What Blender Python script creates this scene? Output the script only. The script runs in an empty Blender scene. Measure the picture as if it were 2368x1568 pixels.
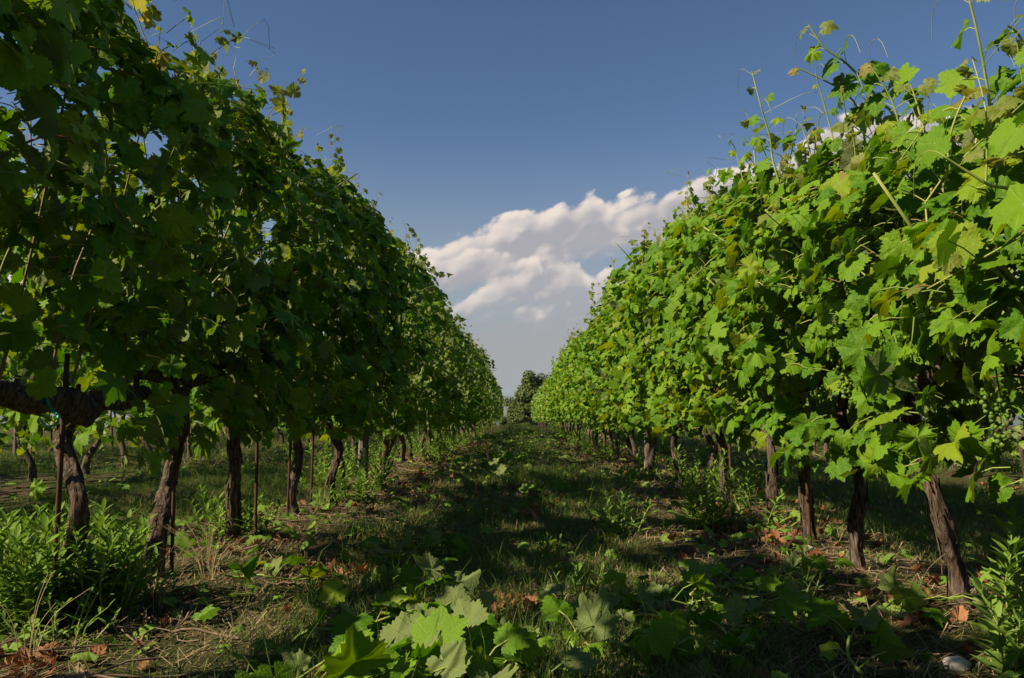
import bpy, math, random
import numpy as np
from mathutils import Vector, Matrix
R = math.radians
rng = np.random.default_rng(7)
random.seed(7)
scene = bpy.context.scene
COL = scene.collection

# ------------------------------------------------------------------ camera, world, sun, exposure
F_PX = 1805.0 / 2367.0                      # focal length as a share of the frame width
CAM_Z = 0.65
YAW, PITCH = 1.11, 3.65
cam_d = bpy.data.cameras.new('camera'); cam = bpy.data.objects.new('camera', cam_d); COL.objects.link(cam)
cam_d.sensor_width = 36; cam_d.lens = 36 * F_PX
cam_d.clip_start = 0.05; cam_d.clip_end = 120000
cam.location = (0, 0, CAM_Z); cam.rotation_euler = (R(90 + PITCH), 0, R(YAW))
scene.camera = cam

SUN = Vector((-0.93, -0.37, 0.0)).normalized()
SUN_EL = R(36.7)
TO_SUN = Vector((SUN.x * math.cos(SUN_EL), SUN.y * math.cos(SUN_EL), math.sin(SUN_EL)))
sl = bpy.data.lights.new('sun', 'SUN'); sl.energy = 5.0; sl.angle = R(0.53); sl.color = (1.0, 0.85, 0.58)
so = bpy.data.objects.new('sun', sl); COL.objects.link(so)
so.rotation_euler = TO_SUN.to_track_quat('Z', 'Y').to_euler()

scene.view_settings.view_transform = 'Standard'; scene.view_settings.look = 'None'
scene.view_settings.gamma = 1.0; scene.view_settings.exposure = 0.72
scene.cycles.use_denoising = True
scene.cycles.max_bounces = 8; scene.cycles.transmission_bounces = 6; scene.cycles.diffuse_bounces = 1
scene.cycles.volume_bounces = 0


class NT:
    """tiny node-tree writer"""
    def __init__(s, nt): s.t = nt; s.n = nt.nodes; s.l = nt.links
    def node(s, ty, **kw):
        n = s.n.new(ty)
        for k, v in kw.items(): setattr(n, k, v)
        return n
    def put(s, sock, v):
        if hasattr(v, 'is_output') or isinstance(v, bpy.types.NodeSocket): s.l.new(v, sock)
        elif isinstance(v, (tuple, list)) and len(v) == 3 and sock.type == 'RGBA': sock.default_value = (*v, 1)
        else: sock.default_value = v
    def math(s, op, a, b=0.0, c=None, clamp=False):
        n = s.node('ShaderNodeMath', operation=op); n.use_clamp = clamp
        s.put(n.inputs[0], a); s.put(n.inputs[1], b)
        if c is not None: s.put(n.inputs[2], c)
        return n.outputs[0]
    def vmath(s, op, a, b=(0, 0, 0)):
        n = s.node('ShaderNodeVectorMath', operation=op); s.put(n.inputs[0], a); s.put(n.inputs[1], b)
        return n.outputs[0]
    def mix(s, f, a, b, mode='MIX'):
        n = s.node('ShaderNodeMix', data_type='RGBA', blend_type=mode)
        s.put(n.inputs[0], f); s.put(n.inputs[6], a); s.put(n.inputs[7], b)
        return n.outputs[2]
    def ramp(s, f, a, b, lo=0.0, hi=1.0, smooth=True):
        n = s.node('ShaderNodeMapRange', interpolation_type='SMOOTHSTEP' if smooth else 'LINEAR')
        for i, v in enumerate((f, a, b, lo, hi)): s.put(n.inputs[i], v)
        return n.outputs[0]
    def noise(s, vec, scale, detail=4, rough=0.55, dist=0.0):
        n = s.node('ShaderNodeTexNoise'); s.put(n.inputs['Vector'], vec)
        n.inputs['Scale'].default_value = scale; n.inputs['Detail'].default_value = detail
        n.inputs['Roughness'].default_value = rough; n.inputs['Distortion'].default_value = dist
        return n.outputs[0]
    def comb(s, x, y, z=0.0):
        n = s.node('ShaderNodeCombineXYZ')
        for i, v in enumerate((x, y, z)): s.put(n.inputs[i], v)
        return n.outputs[0]
    def curve(s, x, pts):
        n = s.node('ShaderNodeFloatCurve'); c = n.mapping.curves[0]
        while len(c.points) > 2: c.points.remove(c.points[0])
        c.points[0].location = pts[0]; c.points[1].location = pts[-1]
        for p in pts[1:-1]: c.points.new(*p)
        for p in c.points: p.handle_type = 'AUTO'
        n.mapping.use_clip = False; n.mapping.update(); s.put(n.inputs['Value'], x)
        return n.outputs[0]


w = bpy.data.worlds.new('World'); scene.world = w; w.use_nodes = True
t = NT(w.node_tree); t.n.clear()
sky = t.node('ShaderNodeTexSky', sky_type='NISHITA')
sky.sun_disc = False; sky.sun_elevation = SUN_EL; sky.sun_rotation = math.atan2(SUN.x, SUN.y)
sky.altitude = 250; sky.air_density = 1.0; sky.dust_density = 0.25; sky.ozone_density = 2.2
SKY_K = 0.054
tc = t.node('ShaderNodeTexCoord')
sep = t.node('ShaderNodeSeparateXYZ'); t.l.new(tc.outputs['Generated'], sep.inputs[0])
yy = t.math('MAXIMUM', sep.outputs[1], 0.02)
u = t.math('DIVIDE', sep.outputs[0], yy)             # slopes: azimuth and elevation seen along the lane
v = t.math('DIVIDE', sep.outputs[2], yy)
fwd = t.ramp(sep.outputs[1], 0.15, 0.3)


def PU(px): return (px - 1218.0) / 1805.0            # photo pixel (2367 wide) -> direction slope
def PV(py): return (899.0 - py) / 1805.0
def low_(pts, d): return [(x, y + d) for x, y in pts]
UA, UB = PU(960), PU(2420)
un = t.ramp(u, UA, UB, smooth=False)
def cn(pts): return [((PU(x) - UA) / (UB - UA), PV(y)) for x, y in pts]
q = t.comb(u, t.math('MULTIPLY', t.math('SUBTRACT', v, t.math('MULTIPLY', u, 0.22)), 1.35), 0.0)
def billow(vec, sc):
    n = t.node('ShaderNodeTexVoronoi', feature='SMOOTH_F1'); t.put(n.inputs['Vector'], vec); n.inputs['Scale'].default_value = sc; n.inputs['Smoothness'].default_value = 0.35
    return t.math('SUBTRACT', 0.48, n.outputs['Distance'])
wn = t.node('ShaderNodeTexNoise'); t.put(wn.inputs['Vector'], q); wn.inputs['Scale'].default_value = 18; wn.inputs['Detail'].default_value = 5
qw = t.vmath('ADD', q, t.vmath('MULTIPLY', t.vmath('SUBTRACT', wn.outputs['Color'], (0.5, 0.5, 0.5)), (0.045, 0.045, 0.0)))
qw2 = t.vmath('ADD', qw, (-0.007, 0.010, 0))
big = t.math('SUBTRACT', t.noise(q, 13, 3, 0.5), 0.5)
puff = t.math('ADD', billow(qw, 20), t.math('MULTIPLY', billow(qw, 47), 0.5))
fine = t.math('SUBTRACT', t.noise(q, 95, 6, 0.65), 0.5)
disp = t.math('ADD', t.math('ADD', t.math('MULTIPLY', big, 0.028), 0.005), t.math('ADD', t.math('MULTIPLY', puff, 0.026), t.math('MULTIPLY', fine, 0.013)))
q2 = t.vmath('ADD', q, (-0.008, 0.010, 0))           # neighbour sample towards the sun: which side of a billow is lit
puffa = puff; puff2 = t.math('ADD', billow(qw2, 20), t.math('MULTIPLY', billow(qw2, 47), 0.5))
relief = t.math('SUBTRACT', puffa, puff2)
sky_hi = t.node('ShaderNodeMapping')
# the clear sky, pulled a little greyer near the horizon
hz = t.ramp(sep.outputs[2], 0.34, 0.03)
K = 1.0 / SKY_K
def c_(r, g, b): return (r * K * 0.774, g * K * 0.774, b * K * 0.774)
skyc = t.mix(1.0, sky.outputs[0], (0.80, 0.88, 0.985), 'MULTIPLY')
skyc = t.mix(t.math('MULTIPLY', hz, 0.85), skyc, c_(0.277, 0.300, 0.317))
def band(top, bot, soft_t, soft_b, strength):
    tv = t.curve(un, cn(low_(top, -2))); bv = t.curve(un, cn(low_(bot, 2)))
    a = t.ramp(t.math('SUBTRACT', t.math('ADD', tv, disp), v), -soft_t * 0.3, soft_t)
    b = t.ramp(t.math('SUBTRACT', v, t.math('ADD', bv, t.math('MULTIPLY', disp, -0.8))), -soft_b, soft_b)
    rel = t.ramp(t.math('SUBTRACT', t.math('ADD', tv, disp), v), 0.0, 0.042, 1.0, 0.0)
    return t.math('MULTIPLY', t.math('MULTIPLY', a, b), strength), rel
A = band([(960, 605), (1005, 572), (1130, 522), (1250, 488), (1330, 480), (1380, 458), (1410, 476), (1500, 448), (1560, 425), (1700, 385), (1800, 368), (1930, 285), (2100, 265), (2250, 250), (2420, 225)],
         [(960, 650), (1010, 652), (1100, 652), (1180, 625), (1300, 597), (1440, 577), (1560, 560), (1700, 520), (1900, 450), (2100, 420), (2250, 380), (2420, 345)], 0.007, 0.014, 0.95)
B = band([(960, 735), (1050, 690), (1130, 652), (1200, 625), (1262, 592), (1290, 612), (1340, 612), (1365, 640), (1410, 612), (1460, 632), (1600, 660), (1800, 700), (2420, 740)],
         [(960, 745), (1100, 716), (1250, 716), (1400, 730), (1600, 740), (2420, 770)], 0.007, 0.03, 0.88)
C = band([(960, 770), (1080, 742), (1250, 722), (1450, 650), (1700, 660), (2420, 690)], [(960, 850), (1500, 850), (2420, 850)], 0.05, 0.05, 0.6)
D = band([(960, 640), (1000, 612), (1060, 588), (1130, 575), (1180, 585), (1240, 612), (1260, 650), (1300, 720), (2420, 760)],
         [(960, 660), (1010, 662), (1100, 655), (1180, 632), (1240, 612), (1260, 625), (1300, 640), (2420, 640)], 0.008, 0.012, 0.7)
def cloud_col(rel):
    lit = t.math('ADD', t.math('MULTIPLY', rel, 0.75), t.math('MULTIPLY', relief, 0.9))
    lit = t.math('ADD', lit, t.math('MULTIPLY', t.math('ADD', t.math('MULTIPLY', big, 0.9), t.math('MULTIPLY', puff, 0.35)), 1.0))
    lit = t.ramp(t.math('ADD', lit, t.math('MULTIPLY', fine, 0.35)), -0.1, 0.95)
    return t.mix(lit, c_(0.325, 0.318, 0.345), c_(0.70, 0.61, 0.54))
skyc = t.mix(t.math('MULTIPLY', fwd, C[0]), skyc, c_(0.315, 0.298, 0.305))
skyc = t.mix(t.math('MULTIPLY', fwd, B[0]), skyc, cloud_col(B[1]))
skyc = t.mix(t.math('MULTIPLY', fwd, A[0]), skyc, cloud_col(A[1]))
skyc = t.mix(t.math('MULTIPLY', fwd, D[0]), skyc, cloud_col(D[1]))
bg = t.node('ShaderNodeBackground'); bg.inputs['Strength'].default_value = SKY_K
t.put(bg.inputs['Color'], skyc)
wo = t.node('ShaderNodeOutputWorld'); t.l.new(bg.outputs[0], wo.inputs[0])


# ------------------------------------------------------------------ materials
def material(name):
    m = bpy.data.materials.new(name); m.use_nodes = True
    t = NT(m.node_tree); t.n.clear()
    return m, t
def finish(m, t, col, rough=0.8, spec=0.3, bump=None, bs=0.5, bd=0.01, trans=None, tfac=0.0, **kw):
    p = t.node('ShaderNodeBsdfPrincipled')
    t.put(p.inputs['Base Color'], col); t.put(p.inputs['Roughness'], rough)
    t.put(p.inputs['Specular IOR Level'], spec)
    if bump is not None:
        b = t.node('ShaderNodeBump'); b.inputs['Strength'].default_value = bs; b.inputs['Distance'].default_value = bd
        t.put(b.inputs['Height'], bump); t.l.new(b.outputs[0], p.inputs['Normal'])
    out = t.node('ShaderNodeOutputMaterial'); sh = p.outputs[0]
    if trans is not None:
        tr = t.node('ShaderNodeBsdfTranslucent'); t.put(tr.inputs[0], trans)
        mx = t.node('ShaderNodeMixShader'); t.put(mx.inputs[0], tfac)
        t.l.new(sh, mx.inputs[1]); t.l.new(tr.outputs[0], mx.inputs[2]); sh = mx.outputs[0]
    t.l.new(sh, out.inputs[0])
    return m
def attr(t, name): return t.node('ShaderNodeAttribute', attribute_name=name).outputs['Fac']
def opos(t): return t.node('ShaderNodeTexCoord').outputs['Object']

def leaf_mat(name, dark, light, young, under, tr_a, tr_b, tfac=0.38, rough=0.5, spec=0.35, veins=True):
    m, t = material(name)
    r = attr(t, 'rnd'); oi = t.node('ShaderNodeObjectInfo').outputs['Random']
    rr = t.math('FRACT', t.math('ADD', r, oi))
    top = t.mix(t.ramp(rr, 0.0, 0.9), dark, light)
    top = t.mix(t.ramp(rr, 0.86, 1.0), top, young)
    mott = t.noise(opos(t), 90, 5, 0.7)
    top = t.mix(t.ramp(mott, 0.4, 0.6, 0, 0.5), top, light)
    back = t.node('ShaderNodeNewGeometry').outputs['Backfacing']
    col = t.mix(back, top, under)
    if veins:
        col = t.mix(t.ramp(t.noise(opos(t), 26, 4, 0.7), 0.66, 0.71, 0, 0.7), col, (0.17, 0.10, 0.03))
        ve = t.ramp(attr(t, 'vein'), 0.84, 0.96, 0, 0.5)
        col = t.mix(ve, col, (0.30, 0.36, 0.14))
    tr = t.mix(t.ramp(rr, 0.3, 1.0), tr_a, tr_b)
    return finish(m, t, col, t.mix(back, (rough,) * 3, (0.85,) * 3), spec, trans=tr, tfac=tfac,
                  bump=t.noise(opos(t), 130, 4, 0.6), bs=0.8, bd=0.004)

M = {}
M['leaf'] = leaf_mat('vine_leaf', (0.044, 0.128, 0.006), (0.130, 0.248, 0.012), (0.20, 0.26, 0.016), (0.155, 0.205, 0.072),
                     (0.12, 0.32, 0.001), (0.46, 0.58, 0.003), 0.25, 0.5, 0.14)
M['young'] = leaf_mat('young_vine_leaf', (0.12, 0.16, 0.03), (0.20, 0.24, 0.04), (0.24, 0.14, 0.05), (0.20, 0.23, 0.10),
                      (0.3, 0.4, 0.03), (0.5, 0.45, 0.05))
M['weed'] = leaf_mat('weed_leaf', (0.115, 0.225, 0.035), (0.20, 0.325, 0.055), (0.24, 0.35, 0.085), (0.13, 0.22, 0.08),
                     (0.16, 0.32, 0.02), (0.24, 0.40, 0.03), 0.3, 0.75, 0.12, False)
M['tree'] = leaf_mat('tree_leaf', (0.065, 0.105, 0.022), (0.115, 0.155, 0.035), (0.15, 0.15, 0.06), (0.12, 0.14, 0.07),
                     (0.10, 0.14, 0.02), (0.15, 0.18, 0.03), 0.25, 0.6, 0.25, False)
M['grass'] = leaf_mat('grass_blade', (0.060, 0.125, 0.022), (0.14, 0.20, 0.045), (0.42, 0.36, 0.17), (0.08, 0.14, 0.03),
                      (0.12, 0.25, 0.02), (0.25, 0.30, 0.06), 0.3, 0.6, 0.2, False)
m, t = material('dry_straw')
r = attr(t, 'rnd')
M['straw'] = finish(m, t, t.mix(r, (0.13, 0.085, 0.045), (0.40, 0.32, 0.19)), 0.8, 0.2)
m, t = material('dead_leaf')
r = attr(t, 'rnd')
M['dead'] = finish(m, t, t.mix(t.noise(opos(t), 40, 3), t.mix(r, (0.15, 0.055, 0.028), (0.38, 0.15, 0.075)), t.mix(r, (0.13, 0.055, 0.03), (0.42, 0.25, 0.14))),
                   0.85, 0.15, trans=(0.4, 0.12, 0.03), tfac=0.12)
m, t = material('vine_bark')
oc = opos(t)
st = t.node('ShaderNodeMapping'); st.inputs['Scale'].default_value = (1, 1, 0.10); t.l.new(oc, st.inputs[0])
n1 = t.noise(st.outputs[0], 95, 6, 0.68, 0.6); n2 = t.noise(oc, 9, 4)
c = t.mix(t.ramp(n1, 0.36, 0.66), (0.026, 0.019, 0.015), (0.19, 0.145, 0.12))
c = t.mix(t.ramp(n1, 0.60, 0.74), c, (0.34, 0.28, 0.24))
c = t.mix(t.ramp(n2, 0.45, 0.75, 0, 0.5), c, (0.16, 0.085, 0.06))
M['bark'] = finish(m, t, c, 0.92, 0.12, bump=n1, bs=1.0, bd=0.012)
m, t = material('green_cane')
c = t.mix(t.ramp(t.noise(opos(t), 7, 3), 0.35, 0.7), (0.15, 0.24, 0.04), (0.36, 0.36, 0.11))
c = t.mix(t.ramp(attr(t, 'rnd'), 0.70, 0.90), c, (0.16, 0.09, 0.045))
M['cane'] = finish(m, t, c, 0.55, 0.35)
m, t = material('dry_twig'); M['twig'] = finish(m, t, t.mix(t.noise(opos(t), 30, 3), (0.10, 0.06, 0.04), (0.30, 0.22, 0.16)), 0.85, 0.2)
m, t = material('rusty_iron'); n1 = t.noise(opos(t), 70, 5)
M['rust'] = finish(m, t, t.mix(n1, (0.030, 0.016, 0.011), (0.12, 0.06, 0.038)), 0.85, 0.25, bump=n1, bs=0.6, bd=0.003)
m, t = material('galvanised_wire'); w1 = finish(m, t, (0.25, 0.25, 0.25), 0.5, 0.5); M['wire'] = w1
m.node_tree.nodes['Principled BSDF'].inputs['Metallic'].default_value = 0.7
m, t = material('weathered_wood')
st = t.node('ShaderNodeMapping'); st.inputs['Scale'].default_value = (1, 1, 0.06); t.l.new(opos(t), st.inputs[0])
n1 = t.noise(st.outputs[0], 70, 5, 0.65)
M['wood'] = finish(m, t, t.mix(t.ramp(n1, 0.3, 0.7), (0.055, 0.048, 0.04), (0.22, 0.20, 0.18)), 0.9, 0.15, bump=n1, bs=0.8, bd=0.006)
m, t = material('turquoise_plastic'); M['tie'] = finish(m, t, (0.02, 0.34, 0.26), 0.4, 0.5)
m, t = material('green_grape')
M['grape'] = finish(m, t, t.mix(attr(t, 'rnd'), (0.075, 0.16, 0.022), (0.16, 0.26, 0.045)), 0.5, 0.35, trans=(0.25, 0.4, 0.05), tfac=0.2)
m, t = material('pale_stone'); n1 = t.noise(opos(t), 40, 5)
M['stone'] = finish(m, t, t.mix(n1, (0.30, 0.29, 0.28), (0.60, 0.59, 0.57)), 0.85, 0.2, bump=n1, bs=0.5, bd=0.004)
m, t = material('tree_bark'); n1 = t.noise(opos(t), 20, 5)
M['tbark'] = finish(m, t, t.mix(n1, (0.06, 0.05, 0.04), (0.16, 0.13, 0.10)), 0.9, 0.1)
# soil: brown earth, dry litter and mossy green patches
m, t = material('soil')
po = t.node('ShaderNodeNewGeometry').outputs['Position']
n1 = t.noise(po, 1.3, 5, 0.6); n2 = t.noise(po, 26, 6, 0.7); n3 = t.noise(po, 130, 4, 0.7); n4 = t.noise(po, 5.5, 4, 0.6, 0.4)
c = t.mix(t.ramp(n2, 0.3, 0.7), (0.045, 0.032, 0.02), (0.13, 0.095, 0.055))
c = t.mix(t.ramp(n3, 0.55, 0.72, 0, 0.8), c, (0.42, 0.33, 0.20))
c = t.mix(t.ramp(t.math('ADD', t.math('MULTIPLY', n1, 0.6), t.math('MULTIPLY', n4, 0.4)), 0.40, 0.56, 0, 0.8), c, t.mix(n3, (0.030, 0.055, 0.012), (0.09, 0.115, 0.03)))
M['soil'] = finish(m, t, c, 0.95, 0.1, bump=t.math('ADD', n2, t.math('MULTIPLY', n3, 0.5)), bs=1.0, bd=0.03)
# the far plain: a patchwork of fields with hedges and woods
m, t = material('plain_fields')
po = t.node('ShaderNodeNewGeometry').outputs['Position']
vo = t.node('ShaderNodeTexVoronoi', feature='F1', distance='MANHATTAN'); t.l.new(po, vo.inputs['Vector']); vo.inputs['Scale'].default_value = 1 / 420.0
fc = t.node('ShaderNodeSeparateColor'); t.l.new(vo.outputs['Color'], fc.inputs[0])
n1 = t.noise(po, 1 / 900.0, 5, 0.6); n2 = t.noise(po, 1 / 120.0, 4, 0.7)
c = t.mix(fc.outputs[0], (0.075, 0.105, 0.035), (0.30, 0.25, 0.13))
c = t.mix(t.ramp(fc.outputs[1], 0.45, 0.55), c, (0.085, 0.115, 0.04))
c = t.mix(t.ramp(n1, 0.48, 0.58), c, (0.030, 0.048, 0.020))
c = t.mix(t.ramp(n2, 0.55, 0.62, 0, 0.8), c, (0.035, 0.05, 0.02))
M['plain'] = finish(m, t, c, 0.95, 0.1)
m, t = material('town_walls')
M['town'] = finish(m, t, t.mix(attr(t, 'rnd'), (0.20, 0.14, 0.11), (0.55, 0.52, 0.50)), 0.8, 0.2)


# ------------------------------------------------------------------ mesh helpers
def link(o, parent=None):
    COL.objects.link(o)
    if parent: o.parent = parent
    return o
class Geo:
    """collects vertices, faces and per-vertex attributes, then links them as ONE mesh"""
    def __init__(s): s.v = []; s.f = []; s.a = {'rnd': [], 'vein': []}; s.n = 0
    def add(s, v, f, rnd=0.5, vein=0.0):
        v = np.asarray(v, float).reshape(-1, 3); f = np.asarray(f, int).reshape(-1, 3)
        s.v.append(v); s.f.append(f + s.n); s.n += len(v)
        s.a['rnd'].append(np.broadcast_to(np.asarray(rnd, float), (len(v),)))
        s.a['vein'].append(np.broadcast_to(np.asarray(vein, float), (len(v),)))
    def mesh(s, name, mat, smooth=True):
        me = bpy.data.meshes.new(name)
        v = np.concatenate(s.v); f = np.concatenate(s.f)
        me.vertices.add(len(v)); me.vertices.foreach_set('co', v.astype(np.float32).ravel())
        me.loops.add(len(f) * 3); me.loops.foreach_set('vertex_index', f.astype(np.int32).ravel())
        me.polygons.add(len(f)); me.polygons.foreach_set('loop_start', np.arange(0, len(f) * 3, 3, dtype=np.int32))
        me.update(calc_edges=True)
        me.polygons.foreach_set('use_smooth', np.full(len(f), smooth))
        for k in s.a:
            at = me.attributes.new(k, 'FLOAT', 'POINT'); at.data.foreach_set('value', np.concatenate(s.a[k]).astype(np.float32))
        me.materials.append(mat); me.validate()
        return me
    def obj(s, name, mat, parent=None, smooth=True):
        return link(bpy.data.objects.new(name, s.mesh(name, mat, smooth)), parent)
def tag(o, label=None, cat=None, group=None, kind=None):
    if label: o['label'] = label
    if cat: o['category'] = cat
    if group: o['group'] = group
    if kind: o['kind'] = kind
    return o
def empty(name, loc, label, cat, group=None):
    o = bpy.data.objects.new(name, None); o.empty_display_size = 0.1; COL.objects.link(o); o.location = loc
    return tag(o, label, cat, group)
def norm(a): return a / np.maximum(np.linalg.norm(a, axis=-1, keepdims=True), 1e-9)

def tube(g, P, rad, sides=5, rnd=0.5, lump=0.0, cap=True, r=None):
    P = np.asarray(P, float); n = len(P); rad = np.broadcast_to(np.asarray(rad, float), (n,))
    T = norm(np.gradient(P, axis=0)); ref = np.array([0.0, 0, 1]) if abs(T[0][2]) < 0.8 else np.array([1.0, 0, 0])
    A = norm(np.cross(T, ref)); B = np.cross(T, A)
    th = np.arange(sides) * 2 * np.pi / sides
    ring = rad[:, None] * np.ones(sides)
    if lump:
        r = r or rng
        ring = ring * (1 + lump * r.normal(size=(n, sides)) * 0.5 + lump * np.sin(3 * th[None] + r.uniform(0, 6) + np.arange(n)[:, None] * 0.15)
                       + 0.6 * lump * np.sin(7 * th[None] + np.arange(n)[:, None] * 0.22 + r.uniform(0, 6)))
    V = P[:, None] + ring[..., None] * (np.cos(th)[None, :, None] * A[:, None] + np.sin(th)[None, :, None] * B[:, None])
    i = np.arange(n - 1)[:, None] * sides; j = np.arange(sides)[None]; k = (j + 1) % sides
    F = np.stack([np.stack([i + j, i + k, i + sides + k], -1), np.stack([i + j, i + sides + k, i + sides + j], -1)], 0).reshape(-1, 3)
    V = V.reshape(-1, 3)
    if cap and sides > 3:
        V = np.vstack([V, P[-1], P[0]]); b = (n - 1) * sides
        F = np.vstack([F, [[b + a, b + (a + 1) % sides, n * sides] for a in range(sides)], [[(a + 1) % sides, a, n * sides + 1] for a in range(sides)]])
    g.add(V, F, rnd)
def spline(pts, n):
    pts = np.asarray(pts, float); s = np.linspace(0, len(pts) - 1, n); out = []
    for x in s:
        i = min(int(x), len(pts) - 2); f = x - i
        p0, p1, p2, p3 = pts[max(i - 1, 0)], pts[i], pts[i + 1], pts[min(i + 2, len(pts) - 1)]
        out.append(0.5 * ((2 * p1) + (-p0 + p2) * f + (2 * p0 - 5 * p1 + 4 * p2 - p3) * f * f + (-p0 + 3 * p1 - 3 * p2 + p3) * f ** 3))
    return np.array(out)
def box(g, x0, x1, y0, y1, z0, z1, rnd=0.5):
    v = [(x, y, z) for z in (z0, z1) for y in (y0, y1) for x in (x0, x1)]
    q = [(0, 2, 3, 1), (4, 5, 7, 6), (0, 1, 5, 4), (2, 6, 7, 3), (0, 4, 6, 2), (1, 3, 7, 5)]
    g.add(v, [t for a in q for t in ((a[0], a[1], a[2]), (a[0], a[2], a[3]))], rnd)

# vine leaf templates: five toothed lobes round the petiole, veins up the middle of each lobe
def leaf_template(step, ring, r, deep=0.42):
    lobes = [(0, 1.0, 36), (52, 0.93, 33), (-52, 0.93, 33), (102, 0.84, 34), (-102, 0.84, 34), (146, 0.70, 27), (-146, 0.70, 27)]
    lobes = [(a + r.normal() * 3 * (a != 0), L * (1 + r.normal() * 0.05), w_) for a, L, w_ in lobes]
    tips = [a for a, L, w_ in lobes[:5]]
    ang = list(np.arange(-168, 168.1, step)); 
    for a in tips: ang[int(np.argmin([abs(x - a) for x in ang]))] = a
    ang = np.array(sorted(ang))
    rad = np.zeros(len(ang))
    for a, L, w_ in lobes:
        d = np.abs(ang - a) / w_
        rad = np.maximum(rad, L * np.maximum(1 - deep * d ** 1.5, 0.30))
    odd = np.arange(len(ang)) % 2
    istip = np.isin(ang, tips)
    if step < 12: rad = rad * np.where(istip, 1.06, np.where(odd == 1, 1.055, 0.925)) * (1 + 0.03 * r.normal(size=len(ang)))
    th = np.radians(ang); o = np.stack([np.sin(th) * rad, np.cos(th) * rad], -1)
    xy = [np.zeros((1, 2))]; ve = [np.ones(1)]
    n = len(ang)
    if ring: xy.append(o * 0.52); ve.append(istip * 1.0)
    xy.append(o); ve.append(istip * 1.0)
    xy = np.concatenate(xy); ve = np.concatenate(ve)
    rr = np.linalg.norm(xy, axis=1); tt = np.arctan2(xy[:, 0], xy[:, 1])
    z = -r.uniform(0.05, 0.38) * rr ** 2 + r.uniform(-0.02, 0.28) * np.abs(xy[:, 0]) + r.uniform(0.02, 0.10) * np.sin(3 * tt + r.uniform(0, 6)) * rr ** 2 \
        + 0.05 * r.normal() * np.sin(5 * tt + r.uniform(0, 6)) * rr - r.uniform(0, 0.25) * np.maximum(xy[:, 1] - 0.35, 0) ** 2
    z -= 0.045 * ve * (rr > 0.01) * (rr < 0.7)
    f = []
    for i in range(n - 1):
        f.append((0, 1 + i + 1, 1 + i))
        if ring: f += [(1 + i, 1 + i + 1, 1 + n + i + 1), (1 + i, 1 + n + i + 1, 1 + n + i)]
    return np.column_stack([xy, z]), np.array(f), ve
tr_ = np.random.default_rng(3)
T_HI = [leaf_template(6.0, True, tr_, tr_.uniform(0.20, 0.42)) for _ in range(12)]
T_MID = [leaf_template(10.5, False, tr_, tr_.uniform(0.22, 0.40)) for _ in range(8)]
T_LOW = [leaf_template(26.0, False, tr_, 0.4) for _ in range(6)]

def add_leaves(g, P, N, D, S, temps, r, rnd=None):
    """P petiole joints, N blade normals, D tip directions, S sizes"""
    P, N, D = (np.asarray(a, float).reshape(-1, 3) for a in (P, N, D)); S = np.broadcast_to(np.asarray(S, float), (len(P),))
    if len(P) == 0: return
    N = norm(N); D = norm(D - (D * N).sum(1, keepdims=True) * N); X = np.cross(D, N)
    k = r.integers(0, len(temps), len(P)); rv = r.uniform(size=len(P)) if rnd is None else np.broadcast_to(rnd, (len(P),))
    for i, (tv, tf, ve) in enumerate(temps):
        s = np.where(k == i)[0]
        if not len(s): continue
        zc = (r.uniform(0.5, 2.3, len(s)))[:, None, None]
        V = P[s][:, None] + S[s][:, None, None] * (tv[None, :, 0:1] * X[s][:, None] + tv[None, :, 1:2] * D[s][:, None] + zc * tv[None, :, 2:3] * N[s][:, None])
        nv = len(tv); F = tf[None] + (np.arange(len(s)) * nv)[:, None, None]
        g.add(V.reshape(-1, 3), F.reshape(-1, 3), np.repeat(rv[s], nv), np.tile(ve, len(s)))

# ------------------------------------------------------------------ ground
def row_x(x0, y): return x0 - 0.00025 * np.maximum(y, 0) ** 2
def lumps(x, y):
    return (0.016 * np.sin(2.1 * x + 1.3 * y) + 0.014 * np.sin(1.1 * x - 2.7 * y + 1) + 0.008 * np.sin(5.3 * x + 4.1 * y + 2)
            + 0.006 * np.sin(9.1 * x - 7.7 * y) + 0.02 * np.sin(0.35 * y + 0.8 * x) + 0.006 * np.sin(23 * x + 11 * y) * np.sin(17 * y - 9 * x + 1))
def gz(x, y):
    x = np.asarray(x, float); y = np.asarray(y, float)
    z = -0.025 * y - 0.00018 * np.maximum(y, 0) ** 2
    far = np.maximum(y - 50, 0); z = z - np.where(far < 30, 0.0042 * far ** 2, 0.0042 * 900 + 0.252 * (far - 30)) + np.minimum(far, 60) * 0.0
    side = np.maximum(np.abs(x) - 60, 0); z = z - 0.004 * side ** 2
    near = np.clip(1 - np.abs(y - 20) / 60, 0, 1) * (np.abs(x) < 60)
    xr = x + 0.00025 * np.maximum(y, 0) ** 2
    berm = 0.035 * (np.exp(-((np.abs(xr) - 1.30) / 0.35) ** 2) + 0.6 * np.exp(-(xr / 0.45) ** 2))
    return np.maximum(z + near * (lumps(x, y) + berm), -152.0)
def sheet(name, xs, ys, zf, mat):
    X, Y = np.meshgrid(xs, ys); Z = zf(X, Y); g = Geo()
    nx, ny = len(xs), len(ys); i = (np.arange(ny - 1)[:, None] * nx + np.arange(nx - 1)[None]).ravel()
    g.add(np.column_stack([X.ravel(), Y.ravel(), Z.ravel()]), np.concatenate([np.stack([i, i + 1, i + nx + 1], 1), np.stack([i, i + nx + 1, i + nx], 1)]))
    return tag(g.obj(name, mat), kind='structure')
xs = np.concatenate([-np.geomspace(8, 340, 24)[::-1], np.linspace(-7.6, 7.6, 191), np.geomspace(8, 340, 24)])
ys = np.concatenate([np.linspace(-60, -4, 18), np.arange(-3, 12, 0.07), np.arange(12, 52, 0.35), np.arange(52, 100, 3), np.geomspace(101, 720, 30)])
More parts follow.
